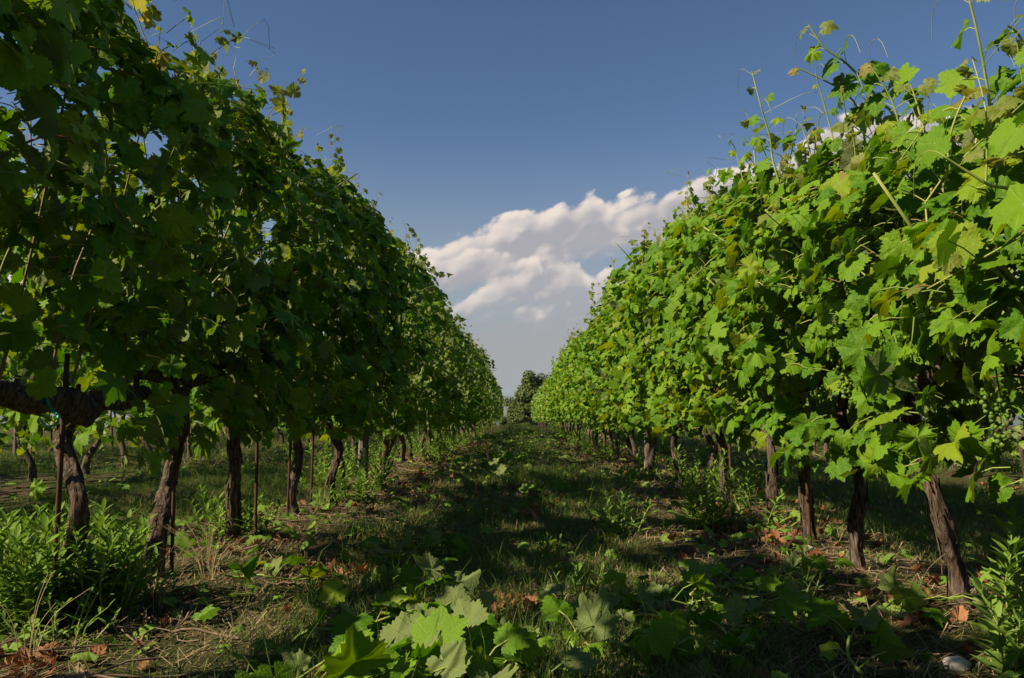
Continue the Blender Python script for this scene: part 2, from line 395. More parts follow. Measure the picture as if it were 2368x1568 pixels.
sheet('ground', xs, ys, gz, M['soil'])
sheet('plain', np.linspace(-50000, 50000, 21), np.linspace(-30000, 52000, 21), lambda x, y: np.full_like(x, -150.0), M['plain'])

# ------------------------------------------------------------------ where photo pixels (2367 wide) meet the ground
CR = cam.rotation_euler.to_matrix()
def ray(px, py):
    d = CR @ Vector(((px - 1183.5) / 1805.0, (784 - py) / 1805.0, -1.0)); return np.array(d)
def on_ground(px, py):
    d = ray(px, py); lo, hi = 0.3, 60.0
    for _ in range(40):
        mid = (lo + hi) / 2; p = np.array([0, 0, CAM_Z]) + d * mid
        if p[2] > gz(p[0], p[1]): lo = mid
        else: hi = mid
    p = np.array([0, 0, CAM_Z]) + d * lo; p[2] = float(gz(p[0], p[1])); return p
TS = np.array(TO_SUN)
def P3(px, py, depth):      # point on a photo ray at distance `depth` along the lane
    d = ray(px, py); return np.array([0, 0, CAM_Z]) + d * (depth / d[1])
# openings in the near foliage through which the sun reaches the lane: photo spot and radius (m)
GAPS = [(890, 1570, 0.12), (1010, 1610, 0.14), (1130, 1600, 0.11), (850, 1440, 0.05), (770, 1332, 0.075), (985, 1345, 0.05), (1130, 1430, 0.06),
        (1240, 1400, 0.09), (1370, 1300, 0.06), (1150, 1110, 0.12), (1050, 1120, 0.12), (640, 1100, 0.1), (1350, 1560, 0.06), (1650, 1440, 0.05), (1560, 1240, 0.05)]
rgap = np.random.default_rng(12)
GAPS += [(rgap.uniform(900, 1560), 1030 + 520 * rgap.uniform() ** 1.3, rgap.uniform(0.015, 0.06)) for _ in range(26)]
WG = [((50, 1280), 0.12), ((150, 1290), 0.12), ((240, 1290), 0.10)]
GAPW = [(P0 := on_ground(px, py + 110), P0 + np.array([0, 0, 0.18]), r_)[1:] for (px, py), r_ in WG] + [(on_ground(a, b) + np.array([0, 0, 0.04]), r_) for a, b, r_ in GAPS] + [(P3(150, 1040, 2.33), 0.07), (P3(185, 1130, 2.36), 0.06), (P3(545, 1020, 3.52), 0.05), (P3(1735, 1010, 4.18), 0.08), (P3(1745, 1060, 4.18), 0.08), (P3(2125, 1140, 2.45), 0.06), (P3(2180, 1330, 2.45), 0.05), (P3(2290, 1000, 1.5), 0.08)]
def gap_mask(P):
    keep = np.ones(len(P), bool)
    for g0, r_ in GAPW:
        d = P - g0; a = d @ TS; dist = np.linalg.norm(d - a[:, None] * TS, axis=1)
        keep &= ~((dist < r_ + 0.035) & (a > 0.05))
    return keep
def hole_mask(P, holes):
    keep = np.ones(len(P), bool)
    for g0, r_ in holes:
        d = P - g0; a = d @ TS; keep &= np.linalg.norm(d - a[:, None] * TS, axis=1) > r_
    return keep

# ------------------------------------------------------------------ grapevines
H_LEFT = ([0.0, 1.5, 2.6, 3.1, 4.3, 6.3, 11, 22, 50], [2.02, 1.95, 1.88, 1.90, 2.08, 2.14, 2.10, 2.10, 2.05])
H_RIGHT = ([0.0, 1.5, 2.3, 3.0, 4.0, 5.0, 6.6, 10, 14, 50], [1.12, 1.16, 1.32, 1.54, 1.74, 1.92, 2.10, 2.08, 2.0, 1.92])

def vine_geometry(seed, level, H, lane, loc=None, dens=1.0, bulge=0.34, low=0.64, wild=1.0, stretch=0.8, nholes=0, clear=(), low_back=None):
    """level: 'hi', 'mid' or 'low'. lane = +1 / -1 the side that faces the lane. Local origin at the trunk base."""
    r = np.random.default_rng(seed)
    temps = {'hi': T_HI, 'mid': T_MID, 'low': T_LOW}[level]
    n_shoot = int({'hi': 15, 'mid': 14, 'low': 11}[level]); fat = {'hi': 1.0, 'mid': 1.0, 'low': 1.25}[level]
    leaves, young, canes = Geo(), Geo(), Geo()
    LP, LN, LD, LS, YP, YN, YD, YS = [], [], [], [], [], [], [], []
    half = stretch / 2
    hole = [(np.array([0, r.uniform(-half, half), r.uniform(0.9, max(H, 1.0))]), r.uniform(0.075, 0.15)) for _ in range(nholes)]
    for i in range(n_shoot):
        y0 = -half + (i + r.uniform(0.1, 0.9)) / n_shoot * 2 * half
        lean = r.choice([-1, 1]) if r.uniform() > 0.35 else lane
        top = H * r.uniform(0.86, 1.0) - r.uniform(0, 0.12)
        tall = r.uniform() < 0.22 * wild
        if tall: top = H + r.uniform(0.05, 0.32)
        x1 = lean * r.uniform(0.02, bulge * 0.75)
        pts = [(r.normal() * 0.02, y0, 0.72), (x1 * 0.5, y0 + r.normal() * 0.05, 0.72 + (top - 0.72) * 0.33),
               (x1, y0 + r.normal() * 0.10, 0.72 + (top - 0.72) * 0.68), (x1 * (0.6 if tall else 1.25) + r.normal() * 0.05, y0 + r.normal() * 0.14, top)]
        if r.uniform() < 0.25:        # a shoot that flops outwards
            s = lean; zz = r.uniform(0.95, max(H - 0.2, 1.0))
            pts = pts[:2] + [(s * bulge * 0.8, y0 + r.normal() * 0.12, zz), (s * (bulge + r.uniform(0.02, 0.15)), y0 + r.normal() * 0.2, zz - r.uniform(-0.15, 0.25))]
        P = spline(pts, 14)
        if (level == 'mid') or (level == 'low' and i % 3 == 0) or (level == 'hi' and (lane < 0 or i % 3 == 0)): tube(canes, P, np.linspace(0.0048, 0.0018, 14), 5 if level == 'hi' else 3, r.uniform(0.75, 1.0) if lane > 0 and level == 'hi' else r.uniform(0, 0.8), cap=False)
        L = np.concatenate([[0], np.cumsum(np.linalg.norm(np.diff(P, axis=0), axis=1))])
        s_ = np.arange(0.06, L[-1], 0.062 * fat)
        s_ = s_[r.uniform(size=len(s_)) < 0.95]
        node = np.stack([np.interp(s_, L, P[:, k]) for k in range(3)], 1)
        tip = s_ / L[-1]
        side = np.where(r.uniform(size=len(s_)) < 0.62, np.sign(node[:, 0] + 1e-4) * 1.0, r.choice([-1, 1], len(s_)))
        pd = norm(np.stack([side * r.uniform(0.3, 1, len(s_)), r.normal(size=len(s_)) * 0.55, r.uniform(-0.1, 0.8, len(s_))], 1))
        pl = r.uniform(0.05, 0.12, len(s_)) * np.where(tip > 0.88, 0.45, 1)
        jp = node + pd * pl[:, None]
        outw = np.sign(jp[:, 0] + 1e-4)
        nn = np.stack([outw * r.uniform(0.15, 1.0, len(s_)), r.normal(size=len(s_)) * 0.55, r.uniform(0.05, 0.9, len(s_))], 1)
        dd = np.stack([outw * r.uniform(0, 0.6, len(s_)), r.normal(size=len(s_)) * 0.6, -r.uniform(0.3, 1.0, len(s_))], 1)
        sz = r.uniform(0.028, 0.070, len(s_)) * fat * np.where(tip > 0.8, 1 - (tip - 0.8) * 3.0, 1)
        if loc is not None:
            k = gap_mask(jp + loc); node, jp, nn, dd, sz, tip, pd, pl = (a[k] for a in (node, jp, nn, dd, sz, tip, pd, pl))
        if len(clear):
            k = np.min([np.linalg.norm(jp + loc - c_0, axis=1) for c_0 in clear], axis=0) > 0.085; node, jp, nn, dd, sz, tip, pd, pl = (a[k] for a in (node, jp, nn, dd, sz, tip, pd, pl))
        if nholes:
            k = hole_mask(jp, hole); node, jp, nn, dd, sz, tip, pd, pl = (a[k] for a in (node, jp, nn, dd, sz, tip, pd, pl))
        y_ = (tip > 0.9) & (r.uniform(size=len(tip)) < 0.75)
        LP.append(jp[~y_]); LN.append(nn[~y_]); LD.append(dd[~y_]); LS.append(sz[~y_])
        YP.append(jp[y_]); YN.append(nn[y_]); YD.append(dd[y_]); YS.append(sz[y_])
        if level == 'hi':
            for a, b in zip(node, jp): tube(canes, [a, (a + b) / 2 + (0, 0, 0.004), b], 0.0017, 3, r.uniform(0.2, 1.0), cap=False)
            if tall and r.uniform() < 0.8:      # tendril at the tip
                e = P[-1]; tube(canes, spline([e, e + (r.normal() * 0.05, r.normal() * 0.05, 0.06), e + (r.normal() * 0.09, r.normal() * 0.09, 0.07), e + (r.normal() * 0.12, r.normal() * 0.12, 0.03)], 10), 0.0011, 3, 0.3, cap=False)
    for _ in range(2 if level == 'hi' else 3):        # bare cane ends where the shears went along
        s = lane if r.uniform() < 0.7 else -lane; z0 = r.uniform(0.95, max(H - 0.08, 1.0)); y0 = r.uniform(-half, half); a = np.array([s * bulge * 0.5, y0, z0 - 0.15])
        b = np.array([s * (bulge + r.uniform(-0.03, 0.08)), y0 + r.normal() * 0.12, z0 + r.uniform(-0.05, 0.12)])
        tube(canes, [a, (a + b) / 2 + r.normal(size=3) * 0.01, b], [0.0045, 0.004, 0.0036], 5, 0.1)
    for _ in range(int(3.5 * wild)):        # thin leaders standing above the top
        a = np.array([r.normal() * 0.12, r.uniform(-half, half), H - 0.15]); b = a + np.array([r.normal() * 0.10, r.normal() * 0.12, r.uniform(0.22, 0.48)]); Q = spline([a, (a + b) / 2 + r.normal(size=3) * 0.02, b], 8)
        tube(canes, Q, np.linspace(0.003, 0.0012, 8), 4, 0.2, cap=False); m_ = 7
        q_ = Q[[2, 3, 4, 4, 5, 6, 7]] + r.normal(size=(m_, 3)) * np.array([0.03, 0.028, 0.025, 0.025, 0.018, 0.012, 0.006])[:, None]
        YP.append(q_); YN.append(r.normal(size=(m_, 3)) + [0, 0, 0.6]); YD.append(r.normal(size=(m_, 3)) * [1, 1, 0.5]); YS.append(np.array([0.058, 0.052, 0.048, 0.04, 0.034, 0.026, 0.018]) * r.uniform(0.8, 1.3))
    # laterals: the leafy skin on both faces and over the top
    nf = int({'hi': 800, 'mid': 600, 'low': 230}[level] * dens * (H - low) / 1.5)
    zf = r.uniform(0, 1, nf) ** 0.9; face = np.where(r.uniform(size=nf) < 0.5, 1, -1)
    if low_back: zf = np.where((face != lane) & (low + zf * (H - low) < low_back), 0.35 + 0.6 * zf, zf)
    prof = bulge * (0.72 + 0.42 * np.sin(np.pi * np.clip(zf * 0.9 + 0.08, 0, 1)) - 0.75 * np.clip(zf - 0.7, 0, 1) * 2)
    prof = prof * np.where(face == lane, 1.0, 0.9)
    yf = r.uniform(-half, half, nf); zz = low + zf * (H - low)
    wob = 0.06 * np.sin(yf * 9 + r.uniform(0, 6)) + 0.05 * np.sin(zz * 7 + r.uniform(0, 6))
    fx = face * (prof * (1 - r.exponential(0.22, nf).clip(0, 0.9)) + wob)
    zz = zz - 0.16 * r.uniform(size=nf) * (zf < 0.14)
    fp = np.stack([fx, yf, zz], 1)
    fn = np.stack([face * r.uniform(0.15, 1.0, nf), r.normal(size=nf) * 0.6, r.uniform(-0.25, 1.0, nf) + 0.8 * (zf > 0.72)], 1)
    fd = np.stack([face * r.uniform(0, 0.55, nf), r.normal(size=nf) * 0.8, -r.uniform(-0.1, 1.0, nf)], 1)
    fs = 0.026 + (0.040 if level == 'hi' else 0.044) * r.uniform(size=nf) ** 0.9 * fat
    if loc is not None:
        k = gap_mask(fp + loc); fp, fn, fd, fs = fp[k], fn[k], fd[k], fs[k]
    if len(clear):
        k = np.min([np.linalg.norm(fp + loc - c_0, axis=1) for c_0 in clear], axis=0) > 0.085; fp, fn, fd, fs = fp[k], fn[k], fd[k], fs[k]
    if nholes:
        k = hole_mask(fp, hole); fp, fn, fd, fs = fp[k], fn[k], fd[k], fs[k]
    LP.append(fp); LN.append(fn); LD.append(fd); LS.append(fs)
    if level == 'hi':
        for a, n_, d_ in zip(fp, norm(fn), norm(fd)):
            e = a - d_ * 0.0 + np.array([-np.sign(a[0]) * 0.05, r.normal() * 0.03, r.uniform(-0.02, 0.05)])
            tube(canes, [e, (a + e) / 2 + (0, 0, 0.006), a], 0.0016, 3, r.uniform(0, 1.0), cap=False)
    add_leaves(leaves, np.concatenate(LP), np.concatenate(LN), np.concatenate(LD), np.concatenate(LS), temps, r)
    if sum(len(a) for a in YP): add_leaves(young, np.concatenate(YP), np.concatenate(YN), np.concatenate(YD), np.concatenate(YS), temps, r)
    else: young = None
    return leaves, young, canes

def trunk_geometry(seed, level, lean=(0, 0), head=0.69, rad=0.036, arms=True, arm_r=0.024):
    r = np.random.default_rng(seed); g = Geo(); hi = level == 'hi'
    n, sd = (46, 26) if hi else (12, 8)
    pts = [(lean[0], lean[1], -0.06), (lean[0] * 0.85 + r.normal() * 0.012, lean[1] * 0.8 + r.normal() * 0.012, 0.15), (lean[0] * 0.5 + r.normal() * 0.05, lean[1] * 0.5 + r.normal() * 0.05, 0.36),
           (lean[0] * 0.2 + r.normal() * 0.026, lean[1] * 0.2 + r.normal() * 0.026, 0.55), (0, 0, head)]
    P = spline(pts, n); s = np.linspace(0, 1, n)
    rd = 0.78 * rad * (1.12 - 0.42 * s + 0.45 * np.exp(-((s - 0.02) / 0.10) ** 2) + 0.45 * np.exp(-((s - 1) / 0.08) ** 2)) * (1 + 0.12 * np.sin(s * 15 + r.uniform(0, 6)) + 0.07 * np.sin(s * 31 + r.uniform(0, 6)))
    tube(g, P, rd, sd, lump=0.15 if hi else 0.14, r=r)
    if hi:      # shreds of peeling bark
        for _ in range(34):
            i = r.integers(2, n - 9); a = r.uniform(0, 6.28); ln = r.integers(4, 9); w_ = r.uniform(0.003, 0.008)
            out = np.array([math.cos(a), math.sin(a), 0]); tan = np.array([-math.sin(a), math.cos(a), 0])
            lift = np.linspace(0.0, r.uniform(0.004, 0.018), ln)[:: r.choice([-1, 1])]
            c = P[i:i + ln] + out * (rd[i:i + ln] * 1.05 + lift)[:, None]
            V = np.concatenate([c - tan * w_, c + tan * w_]); j = np.arange(ln - 1)
            g.add(V, np.concatenate([np.stack([j, j + ln, j + ln + 1], 1), np.stack([j, j + ln + 1, j + 1], 1)]))
    a = Geo()
    for sgn in (-1, 1):
        Q = spline([(0, 0, head - 0.03), (r.normal() * 0.01, sgn * 0.10, head + 0.03), (r.normal() * 0.015, sgn * 0.24, head + 0.045 + r.normal() * 0.01), (r.normal() * 0.01, sgn * 0.41, head + 0.05)], 22 if hi else 8)
        tube(a, Q, arm_r * np.interp(np.linspace(0, 1, len(Q)), [0, 0.25, 0.6, 1], [0.72, 1.08, 1.0, 0.8 if arm_r > 0.04 else 0.6]) * (1 + 0.10 * np.sin(np.arange(len(Q)) * 0.55 + r.uniform(0, 6))), 16 if hi else 6, lump=0.13, r=r)
        for k in range(4):
            b = Q[int((k + 1) / 5 * len(Q))]; e = b + np.array([r.normal() * 0.02, r.normal() * 0.02, r.uniform(0.05, 0.09)])
            tube(a, [b, (b + e) / 2, e], [0.012, 0.010, 0.007], 7 if hi else 4, lump=0.12, r=r)
    return g, a

ICO_V = None
def berry_bunch(r, n=46, ln=0.13):
    g = Geo(); p = (1 + 5 ** 0.5) / 2
    v = norm(np.array([(-1, p, 0), (1, p, 0), (-1, -p, 0), (1, -p, 0), (0, -1, p), (0, 1, p), (0, -1, -p), (0, 1, -p), (p, 0, -1), (p, 0, 1), (-p, 0, -1), (-p, 0, 1)], float))
    f = [(0, 11, 5), (0, 5, 1), (0, 1, 7), (0, 7, 10), (0, 10, 11), (1, 5, 9), (5, 11, 4), (11, 10, 2), (10, 7, 6), (7, 1, 8), (3, 9, 4), (3, 4, 2), (3, 2, 6), (3, 6, 8), (3, 8, 9), (4, 9, 5), (2, 4, 11), (6, 2, 10), (8, 6, 7), (9, 8, 1)]
    # one subdivision for round berries
    vs = [tuple(a) for a in v]; idx = {}; nf = []
    def mid(i, j):
        k = (min(i, j), max(i, j))
        if k not in idx: idx[k] = len(vs); m_ = np.array(vs[i]) + np.array(vs[j]); vs.append(tuple(m_ / np.linalg.norm(m_)))
        return idx[k]
    for a, b, c in f:
        ab, bc, ca = mid(a, b), mid(b, c), mid(c, a); nf += [(a, ab, ca), (b, bc, ab), (c, ca, bc), (ab, bc, ca)]
    vs = np.array(vs); nf = np.array(nf)
    tube(g, [(0, 0, 0.05), (0.004, 0, 0), (0, 0.003, -ln)], [0.0022, 0.002, 0.001], 4, 0.9)
    for i in range(n):
        s = (i + 0.5) / n; rr = 0.027 * (1 - s) ** 0.6 + 0.006; a = i * 2.4 + r.normal() * 0.3
        c = np.array([math.cos(a) * rr * r.uniform(0.6, 1.1), math.sin(a) * rr * r.uniform(0.6, 1.1), -s * ln + r.normal() * 0.004])
        g.add(vs * r.uniform(0.0036, 0.0062) + c, nf, r.uniform())
    return g

# shared meshes of the plants farther down the rows
def build_variant(seed, level, H, lane, nholes=0, low=0.60, dens=1.0):
    lv, yg, cn_ = vine_geometry(seed, level, H, lane, dens=dens, bulge=0.36, nholes=nholes, low=low)
    tg, ag = trunk_geometry(seed + 50, 'low', lean=(0.05 * math.sin(seed * 3.1), 0.09 * math.sin(seed * 1.7)))
    return dict(foliage=lv.mesh('foliage', M['leaf']), young=yg.mesh('young_leaves', M['young']) if yg else None, canes=cn_.mesh('shoots', M['cane']),
                trunk=tg.mesh('trunk', M['bark']), arms=ag.mesh('cordon', M['bark']), H=H)
MIDV = [build_variant(100 + i, 'mid', 2.3, 1) for i in range(7)]
LOWV = [build_variant(200 + i, 'low', 2.3, 1, 4, 0.38) for i in range(5)]
MIDL = [build_variant(150 + i, 'mid', 2.3, 1, 20, 0.56, 1.25) for i in range(6)]

ORD = ['first', 'second', 'third', 'fourth', 'fifth', 'sixth', 'seventh', 'eighth', 'ninth', 'tenth', 'eleventh', 'twelfth']
def far_vine(x, y, var, H, lane, label, group, r, parts=True):
    root = empty('grapevine', (x, y, float(gz(x, y))), label, 'grapevine', group)
    root.rotation_euler.z = 0 if lane > 0 else math.pi
    k = H / var['H']; fl = r.choice([-1, 1])
    for nm, me in (('trunk', var['trunk']), ('cordon', var['arms']), ('shoots', var['canes']), ('foliage', var['foliage']), ('young_leaves', var['young'])):
        if me is None or (not parts and nm in ('young_leaves', 'shoots')): continue
        o = link(bpy.data.objects.new(nm, me), root)
        if nm in ('shoots', 'foliage', 'young_leaves'): o.scale = (r.uniform(0.92, 1.1), fl, k)
        elif nm == 'trunk': o.rotation_euler.z = r.uniform(0, 6.28); o.scale = (r.uniform(0.85, 1.15),) * 2 + (1,)
    return root
def near_vine(x, y, H, lane, seed, label, group, lean=(0, 0), bunches=(), rad=0.043, bulge=0.36, low=0.64, dens=1.0, arm_r=0.026, head=0.69, suckers=(), extra=(), wild=1.0, stretch=0.8, clear=(), low_back=None):
    z = float(gz(x, y)); root = empty('grapevine', (x, y, z), label, 'grapevine', group)
    loc = np.array([x, y, z])
    lv, yg, cn_ = vine_geometry(seed, 'hi', H, lane, loc, dens, bulge, low, wild, stretch, 6 if lane > 0 else 0, clear, low_back)
    r = np.random.default_rng(seed + 5)
    yg = yg or Geo()
    for pts, n, s0 in extra:            # hand-placed tall shoots, world coordinates
        P = spline(np.vstack([[(0.0, 0.05, 0.80)], np.array(pts) - loc]), 24); tube(cn_, P, np.linspace(0.0055, 0.002, 24), 6, 0.2, cap=False)
        for j in range(n):
            f = (j + 0.7) / n; p = P[min(6 + int(f * 17), 23)]; sd = -1 if j % 2 else 1
            d = norm(np.array([sd * r.uniform(0.4, 1) * -0.5, sd * r.uniform(0.5, 1.0), r.uniform(0.1, 0.5)])); b = p + d * r.uniform(0.04, 0.09) * (1.15 - f * 0.7)
            tube(cn_, [p, (p + b) / 2 + (0, 0, 0.008), b], 0.0015, 3, 0.5, cap=False)
            add_leaves(lv if f < 0.85 else yg, [b], [(-r.uniform(0.2, 0.9), r.normal() * 0.4 - 0.3, r.uniform(0.2, 0.8))], [d * 0.6 + np.array([0, 0, -r.uniform(0.1, 0.7)])], [s0 * (1.1 - 0.75 * f)], T_HI, r)
            if j % 3 == 1:
                tube(cn_, spline([p, p + (-0.03, -sd * 0.05, 0.05), p + (-0.03, -sd * 0.12, 0.04), p + (-0.02, -sd * 0.15, -0.03)], 9), 0.001, 3, 0.3, cap=False)
    tg, ag = trunk_geometry(seed + 9, 'hi', lean, head, rad, arm_r=arm_r)
    tg.obj('trunk', M['bark'], root); ag.obj('cordon', M['bark'], root)
    cn_.obj('shoots', M['cane'], root); lv.obj('foliage', M['leaf'], root)
    if yg.n: yg.obj('young_leaves', M['young'], root)
    for b in bunches:
        o = berry_bunch(r, r.integers(36, 60), r.uniform(0.10, 0.14)).obj('grape_bunch', M['grape'], root); o.location = Vector(b) - Vector(root.location)
        o.rotation_euler = (r.normal() * 0.15, r.normal() * 0.15, r.uniform(0, 6))
    for (sx, sy, sz_, n) in suckers:    # little leafy shoot out of the old wood
        g = Geo(); c = np.array([sx, sy, sz_])
        tube(g, spline([(sx * 0.2, sy * 0.2, sz_ - 0.05), (sx * 0.7, sy * 0.7, sz_ - 0.02), c], 6), 0.002, 4, 0.9)
        for j in range(n):
            d = norm(np.array([r.normal() * 0.5, r.normal() * 0.5, r.uniform(-0.1, 0.8)])); e = c + d * r.uniform(0.03, 0.08); tube(g, [c, e + d * 0.004], 0.0013, 4, 0.9); add_leaves(g, [e], [(r.normal() * 0.4, -0.9, r.uniform(0, 0.5))], [d * 0.3 + np.array([r.normal() * 0.4, 0, -0.6])], [r.uniform(0.035, 0.06)], T_HI, r, 0.9)
        g.obj('sucker', M['leaf'], root)
    return root

YL = [0.10, 0.85, 1.62, 2.41, 3.07, 3.62, 4.46, 5.15, 5.9]
YR = [0.15, 0.95, 1.75, 2.48, 2.98, 3.68, 4.22, 4.9, 5.6]
ENDL, ENDR = 47.0, 46.0
gL = 'grapevines of the shaded left row'; gR = 'grapevines of the sunlit right row'
XL, XR = -1.36, 1.22
labL = ['shaded vine beside the camera just outside the left edge', 'vine whose thick dark arm enters at the left edge', 'vine whose foliage hangs over the lower left corner above bright weeds',
        'vine with the trunk rising behind the bright weed clump, bright sucker leaves beside it', 'vine with a dark forked leaning trunk, second whole trunk from the left',
        'vine with a pale young leaf hanging on its trunk, third trunk from the left', 'fourth trunk from the left, bent like a knee beside a thin stake',
        'fifth trunk from the left, straight and dark beside its stake', 'sixth trunk from the left, slim and short in front of the grey post']
CLEARL = [P3(px, py, y) for px, py, y in ((30, 905, 1.75), (100, 925, 1.8), (170, 945, 1.9), (60, 910, 1.6), (130, 940, 1.7), (195, 960, 2.1), (100, 940, 1.95), (20, 900, 1.9), (190, 1000, 2.2), (150, 1030, 2.2))]
for i, y in enumerate(YL):
    H = float(np.interp(y, *H_LEFT)); x = XL + rng.normal() * 0.02
    suck = {3: [(-0.06, -0.10, 0.62, 4), (-0.03, -0.05, 0.42, 1)], 5: [(-0.03, -0.07, 0.62, 4)]}.get(i, ())
    near_vine(x, y, H, 1, 1000 + i, labL[i], gL, lean=[(0, 0), (0.03, 0), (0.0, 0), (-0.04, 0.02), (-0.03, -0.14), (0.02, 0.05), (0.03, 0.07), (0.05, 0.04), (-0.05, 0.06)][i],
              rad=[0.04, 0.045, 0.045, 0.034, 0.036, 0.036, 0.034, 0.034, 0.026][i], arm_r=0.038 if i in (1, 2, 3) else 0.022, head=0.615 if i < 3 else 0.64 if i == 3 else 0.69,
              dens=1.5, suckers=suck, clear=CLEARL, bulge=0.36 if i > 1 else 0.30, low_back=0.86 if 0 < i < 4 else None, low=0.70 if i < 3 else 0.61, wild=1.2)
labR = ['sunlit vine beside the camera just outside the right edge', 'vine with a long cut green cane poking out at the right edge', 'vine with full grape bunches at the right edge',
        'vine with a leaning peeling trunk, nearest whole trunk on the right', 'vine with an S-shaped dark trunk, second trunk from the right',
        'vine with a trunk leaning left, third trunk from the right', 'vine with a pale sunlit upper trunk, fourth from the right',
        'fifth trunk from the right, dark and thin beside the pale one', 'sixth trunk from the right, half hidden by hanging leaves']
bun = {2: [P3(2305, 900, 1.66), P3(2345, 850, 1.66)], 3: [P3(2105, 780, 1.90), P3(2075, 815, 1.95)], 4: [P3(1945, 830, 2.35)], 5: [P3(1890, 905, 2.75)]}
CLEAR = [P3(px, py, y) for px, py, y in ((2305, 930, 1.42), (2310, 930, 1.34), (2280, 900, 1.42), (2100, 800, 1.78), (2100, 820, 1.68), (1945, 850, 2.2), (1890, 925, 2.6))]
ext = {2: [([P3(2367, 478, 1.6), P3(2280, 425, 1.6), P3(2188, 366, 1.6)], 2, 0.05), ([P3(2200, 480, 2.05), P3(2190, 400, 2.05), P3(2200, 300, 2.03), P3(2235, 215, 2.0)], 8, 0.075), ([P3(2330, 480, 1.85), P3(2340, 380, 1.85), P3(2350, 300, 1.85)], 6, 0.075), ([P3(2300, 420, 2.0), P3(2290, 260, 1.98), P3(2262, 90, 1.95), P3(2225, -60, 1.92)], 9, 0.085), ([P3(2367, 330, 1.9), P3(2400, 200, 1.9), P3(2360, 90, 1.88), P3(2330, 60, 1.85)], 6, 0.07)],
       3: [([P3(2090, 480, 2.4), P3(2085, 330, 2.4), P3(2060, 230, 2.4), P3(2010, 150, 2.4)], 11, 0.08), ([P3(2150, 480, 2.3), P3(2145, 350, 2.3), P3(2125, 260, 2.3), P3(2105, 195, 2.3)], 9, 0.075), ([P3(2230, 480, 2.2), P3(2250, 360, 2.2), P3(2270, 260, 2.2)], 8, 0.075), ([P3(2080, 330, 2.5), P3(2030, 230, 2.5), P3(1960, 150, 2.5), P3(1905, 110, 2.5), P3(1868, 55, 2.5)], 9, 0.075), ([P3(2010, 420, 2.6), P3(1995, 300, 2.6), P3(1960, 220, 2.6), P3(1840, 155, 2.6)], 7, 0.06)],
       4: [([P3(2000, 450, 2.7), P3(2000, 330, 2.7), P3(1985, 240, 2.7)], 8, 0.07), ([P3(1880, 450, 3.0), P3(1872, 350, 3.0), P3(1850, 285, 3.0)], 8, 0.06), ([P3(1800, 420, 3.2), P3(1780, 320, 3.2), P3(1760, 250, 3.2), P3(1738, 165, 3.2)], 8, 0.05), ([P3(1940, 420, 3.1), P3(1925, 320, 3.1), P3(1885, 170, 3.1)], 5, 0.04)]}
for i, y in enumerate(YR):
    H = float(np.interp(y, *H_RIGHT)); x = XR + rng.normal() * 0.02
    near_vine(x, y, H, -1, 2000 + i, labR[i], gR, lean=[(0, 0), (0.04, 0), (0.1, 0), (0.13, 0.0), (0.03, -0.02), (0.10, 0), (0.08, 0), (0.05, 0), (0.06, 0)][i],
              rad=[0.03, 0.03, 0.03, 0.032, 0.027, 0.030, 0.033, 0.030, 0.028][i], bunches=bun.get(i, ()), extra=ext.get(i, ()), bulge=0.35 if i > 1 else 0.28, low=0.56 if i < 5 else 0.62, dens=1.35, wild=1.7 if 1 < i < 7 else 1.0, clear=CLEAR)

def row_rest(x0, y0, y1, lane, Hf, side, group, nmid):
    r = np.random.default_rng(int(abs(x0) * 100) + lane); y = y0; i = 0
    while y < y1:
        x = float(row_x(x0, y)) + r.normal() * 0.03; H = float(np.interp(y, *Hf)) * r.uniform(0.90, 1.07)
        var = ((MIDV if lane < 0 else MIDL) if y < nmid else LOWV); var = var[r.integers(0, len(var))]
        if i < 3: lab = '%s vine down the %s row, %s' % (['seventh', 'eighth', 'ninth'][i], side, 'small trunk under the hedge')
        elif y < 18: lab = 'vine in the middle stretch of the %s row' % side
        elif y < 32: lab = 'vine in the far stretch of the %s row' % side
        else: lab = 'vine at the far end of the %s row before the sky gap' % side
        far_vine(x, y, var, H, lane, lab, group, r, parts=y < 26)
        y += 0.75 + r.normal() * 0.07; i += 1
row_rest(XL, 6.65, ENDL, 1, H_LEFT, 'shaded left', gL, 22)
row_rest(XR, 6.35, ENDR, -1, H_RIGHT, 'sunlit right', gR, 22)
def side_row(x0, y0, y1, label, group, step=0.8, hh=2.4):
    r = np.random.default_rng(int(abs(x0) * 31 + 5)); y = y0
    while y < y1:
        v_ = LOWV
        far_vine(float(row_x(x0, y)) + r.normal() * 0.03, y, v_[r.integers(0, len(v_))], (hh if x0 < 0 else 2.1) * r.uniform(0.93, 1.04), 1 if r.uniform() < 0.5 else -1, label, group, r, parts=False)
        y += step + r.normal() * 0.05
side_row(-4.5, -5.5, 30, 'vine of the next row seen beneath the left hedge', 'grapevines of the row behind the left hedge')
side_row(4.4, 0.5, 28, 'vine of the next row seen beneath the right hedge', 'grapevines of the row behind the right hedge')
side_row(-7.5, 2, 30, 'vine of the second row beyond the left hedge', 'grapevines two rows beyond the left hedge')
side_row(7.4, 2, 26, 'vine of the second row beyond the right hedge', 'grapevines two rows beyond the right hedge', 1.0)
side_row(-10.5, 12, 34, 'vine of the third row beyond the left hedge', 'grapevines three rows beyond the left hedge', 1.1, 2.2)
# left row goes on beside and behind the camera: it throws the shade on the near lane
for k, y in enumerate((-0.65, -1.45, -2.25, -3.05)):
    far_vine(XL, y, MIDV[k], 2.2, 1, 'vine of the left row standing behind the camera', gL, rng, parts=True)

